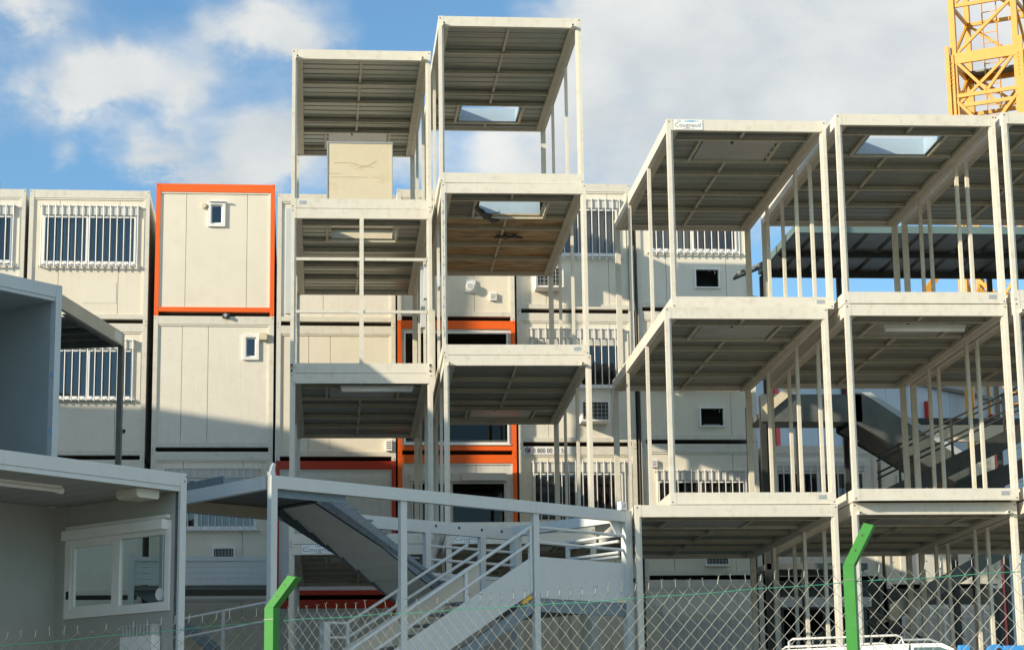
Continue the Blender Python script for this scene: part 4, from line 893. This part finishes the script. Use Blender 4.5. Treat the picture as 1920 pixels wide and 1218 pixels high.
# ------------------------------------------------------------------ chain link fence with green posts
FP = [(-2.60, 10.6, -.40), (-1.426, 10.8, -.285), (-.11, 11.0, -.158), (1.298, 9.5, -.19), (2.285, 8.7, -.179), (2.855, 8.2, -.185), (3.6, 7.6, -.18)]
t = thing('chain_link_fence', (-.11, 11.0, -2.55), 0, 'grey chain link fence with green top wire and bent green posts along the bottom', 'fence')
O_ = Vector((-.11, 11.0, -2.55))
def fpath(s):
    for (p_, q_) in zip(FP, FP[1:]):
        p_, q_ = Vector(p_), Vector(q_); l = (q_.xy - p_.xy).length
        if s <= l: return p_ + (q_ - p_) * (s / l)
        s -= l
    return Vector(FP[-1])
TOT = sum((Vector(b_).xy - Vector(a_).xy).length for a_, b_ in zip(FP, FP[1:]))
cw, chh = .034, .034
mesh_ = MB(); ncol = int(TOT / cw); r_ = .0015
rnd = random.Random(3)
def fp(s, z): q_ = fpath(s); return Vector((q_.x, q_.y, q_.z + z)) - O_
for i in range(ncol):
    s0 = i * cw
    if i % 2 == 0:
        # one woven wire: zigzags between s0 and s0 + 2 cw ... neighbours hook at the knuckles
        jit = rnd.uniform(-.006, .006); pts = []
        for k in range(0, 40):
            zz = .035 - chh * k; ss = s0 + (cw if k % 2 else 0) + (jit if k < 3 else 0) + rnd.uniform(-.0012, .0012)
            pts.append(fp(min(max(ss, 0), TOT - .001), zz))
        mesh_.tube(pts, r_, 4, caps=False)
        pts = []
        for k in range(0, 40):
            zz = .035 - chh * k; ss = s0 + 2 * cw - (cw if k % 2 else 0) + rnd.uniform(-.0012, .0012)
            pts.append(fp(min(max(ss, 0), TOT - .001), zz))
        mesh_.tube(pts, r_, 4, caps=False)
        if rnd.random() < .92:
            a_ = fp(min(s0, TOT - .001), .035); tip = a_ + Vector((rnd.uniform(-.006, .006), 0, .026 + rnd.uniform(-.004, .006)))
            mesh_.tube([a_, tip], r_ * 1.1, 4, caps=False)
            for sg in (-1, 1): mesh_.tube([tip, tip + Vector((sg * rnd.uniform(.004, .011), 0, rnd.uniform(.004, .012)))], r_, 4, caps=False)
mesh_.build('wire_mesh', 'wire', t)
b = MB(); b.tube([fp(TOT * k / 90 * .9999, .002 * math.sin(k)) + Vector((0, -.004, 0)) for k in range(91)], .0019, 6); b.build('top_wire', 'gwire', t)
b = MB(); b.tube([fp(TOT * k / 90 * .9999, -.55) + Vector((0, -.004, 0)) for k in range(91)], .0019, 6); b.build('tension_wire', 'gwire', t)
def fpost(x, y, zb, wd, tip, rz=R(-27)):
    P = Vector((x, y, 0)) - Vector((O_.x, O_.y, 0)); h = zb - O_.z
    w2 = wd / 2 * .86
    a_ = MB(); a_.box(-w2, w2, -w2, w2, 0, h)
    for k in range(5): a_.box(-w2 - .001, w2 + .001, -w2 - .0022, -w2 + .001, h - .06 - .3 * k, h - .0565 - .3 * k, 1)
    po = a_.build('fence_post', ['green', 'wire'], t); po.location = (P.x, P.y, 0); po.rotation_euler = (0, 0, rz)
    dx, dz = tip
    b_ = MB(); b_.prism([(-w2, h + .0005), (w2, h + .0005), (dx + w2 * .9, h + dz - .012), (dx - w2 * .9, h + dz)], 'y', -w2, w2)
    for k in (.35, .7): b_.tube([(dx * k, -w2 - .001, h + dz * k), (dx * k, -w2 + .001, h + dz * k)], .005, 8, 1)
    b_.build('post_arm', ['green', 'ink'], po)
fpost(-.105, 10.94, -.095, .064, (.14, .155), R(-36)); fpost(2.272, 8.64, -.118, .053, (.092, .172)); fpost(-2.55, 10.55, -.3, .07, (.1, .15)); fpost(3.6, 7.6, -.1, .06, (.08, .16))

# ------------------------------------------------------------------ white pick-up van and blue skip behind the fence
t = thing('white_van', (5.05, 22.0, -1.49), R(-10), 'white pick-up van with a tubular roof rack parked behind the right fence post', 'van')
VH = 1.86
b = MB(); b.prism([(0, .35), (1.26, .35), (1.28, VH - .02), (.01, VH - .06)], 'y', 0, 1.5); b.build('cargo_box', 'vanwhite', t)
b = MB(); b.prism([(1.285, .35), (2.9, .35), (2.95, .85), (2.15, 1.0), (1.74, VH - .08), (1.62, VH - .02), (1.30, VH - .02)], 'y', .02, 1.48); cb = b.build('cab', 'vanwhite', t)
b = MB(); b.prism([(1.33, 1.02), (2.02, 1.02), (1.70, VH - .10), (1.60, VH - .06), (1.33, VH - .06)], 'y', .012, .019); b.build('side_window', 'glass', cb)
b = MB(); b.hexa([(2.13, .06, 1.02), (2.15, .06, 1.02), (2.15, 1.44, 1.02), (2.13, 1.44, 1.02), (1.735, .06, VH - .10), (1.755, .06, VH - .10), (1.755, 1.44, VH - .10), (1.735, 1.44, VH - .10)]); b.build('windscreen', 'glass', cb)
for x in (.45, 2.35):
    for y in (-.02, 1.36):
        b = MB(); b.tube([(x, y, .31), (x, y + .16, .31)], .31, 20); wh_ = b.build('wheel', 'rubber', t)
        b = MB(); b.tube([(x, y - .004, .31), (x, y + .164, .31)], .18, 16); b.build('rim', 'plate', wh_)
rk = None
for y in (.06, 1.44):
    b = MB(); b.smooth = True; b.tube([(.06, y, VH - .05), (.06, y, VH + .02), (.10, y, VH + .05), (1.16, y, VH + .07), (1.22, y, VH + .05), (1.24, y, VH - .03)], .012, 8); b.build('roof_rack', 'palegrey', t)
b = MB(); b.tube([(1.25, .7, VH + .02), (1.28, .7, VH + .06), (1.58, .7, VH + .06), (1.66, .7, VH + .03), (1.68, .7, VH - .04)], .011, 8); b.build('roof_rack', 'plate', t)
for x in (.3, .62, .9): MB().bar((x, .06, VH - .02), (x + .01, .06, VH + .05), .02, .02).build('rack_bracket', 'dkgreen', t)
t = thing('blue_skip', (6.88, 22.0, -1.54), 0, 'blue steel skip with upright lifting lugs at the lower right corner', 'skip')
b = MB(); b.prism([(0.02, .35), (.15, .1), (2.3, .1), (2.5, 1.82), (.02, 1.80)], 'y', 0, 1.4); b.build('body', 'blue', t)
MB().box(.03, .13, -.05, .05, .9, 1.88).build('lifting_lug', 'blue', t)
b = MB(); b.tube([(.42, -.03, 1.80), (.42, .05, 1.80)], .09, 16); b.box(.33, .51, -.03, .05, 1.4, 1.80); b.build('lifting_lug', 'blue', t)
b = MB(); b.tube([(.45, -.035, 1.82), (.45, -.03, 1.82)], .03, 12); b.build('lug_eye', 'ink', t)
b = MB(); b.bar((.5, -.02, 1.83), (2.5, -.02, 1.86), .08, .08); b.build('top_rail', 'blue', t)

# ------------------------------------------------------------------ unseen building added outside the frame on the left to shade the foreground
a_p = Vector((-.44, .898, 0)).normalized(); a_q = Vector((.898, .44, 0)).normalized()
t = thing('unseen_shade_building', (0, 0, 0), math.atan2(a_q.y, a_q.x), 'unseen cream building added beyond the left edge, outline stepped to shade the foreground', 'building')
# local x runs with the sunlight, local y across it
prof_ = [(20.5, 6.6), (24.35, 6.6), (24.35, 8.75), (25.25, 8.75), (25.25, 8.30), (26.3, 8.40), (26.3, 9.40), (28.95, 9.6), (29.0, 10.5), (30.0, 10.9), (31.3, 11.45), (33.6, 11.45), (33.6, 12.65), (39.1, 12.69), (39.65, 12.49), (40.25, 12.27), (41.0, 11.78), (43, 11.2), (50, 11.2)]  # outline shaped to the shadow edges it should cast
steps = [(20.5, 24.35, 6.6), (26.4, 28.95, 9.3), (29.0, 33.6, 10.5), (33.6, 40.2, 11.4), (41.5, 50, 11.0)]
b = MB(); b.prism([(20.5, -.4)] + prof_ + [(50, -.4)], 'x', -9, 0); b.build('walls', 'cream', t)
for p0, p1, z in steps:
    k = 0
    zz = 1.2
    while zz + 1.4 < z and p1 - p0 > 2:
        b = MB().box(0, .05, (p0 + p1) / 2 - .7, (p0 + p1) / 2 + .7, zz, zz + 1.1); b.build('window', 'dkgreen', t); zz += 2.8
MB().box(-.65, -.02, 37.36, 38.0, 12.4, 17.5).build('shade_mast', 'concrete', t)  # added column; throws a narrow shade band onto the back row
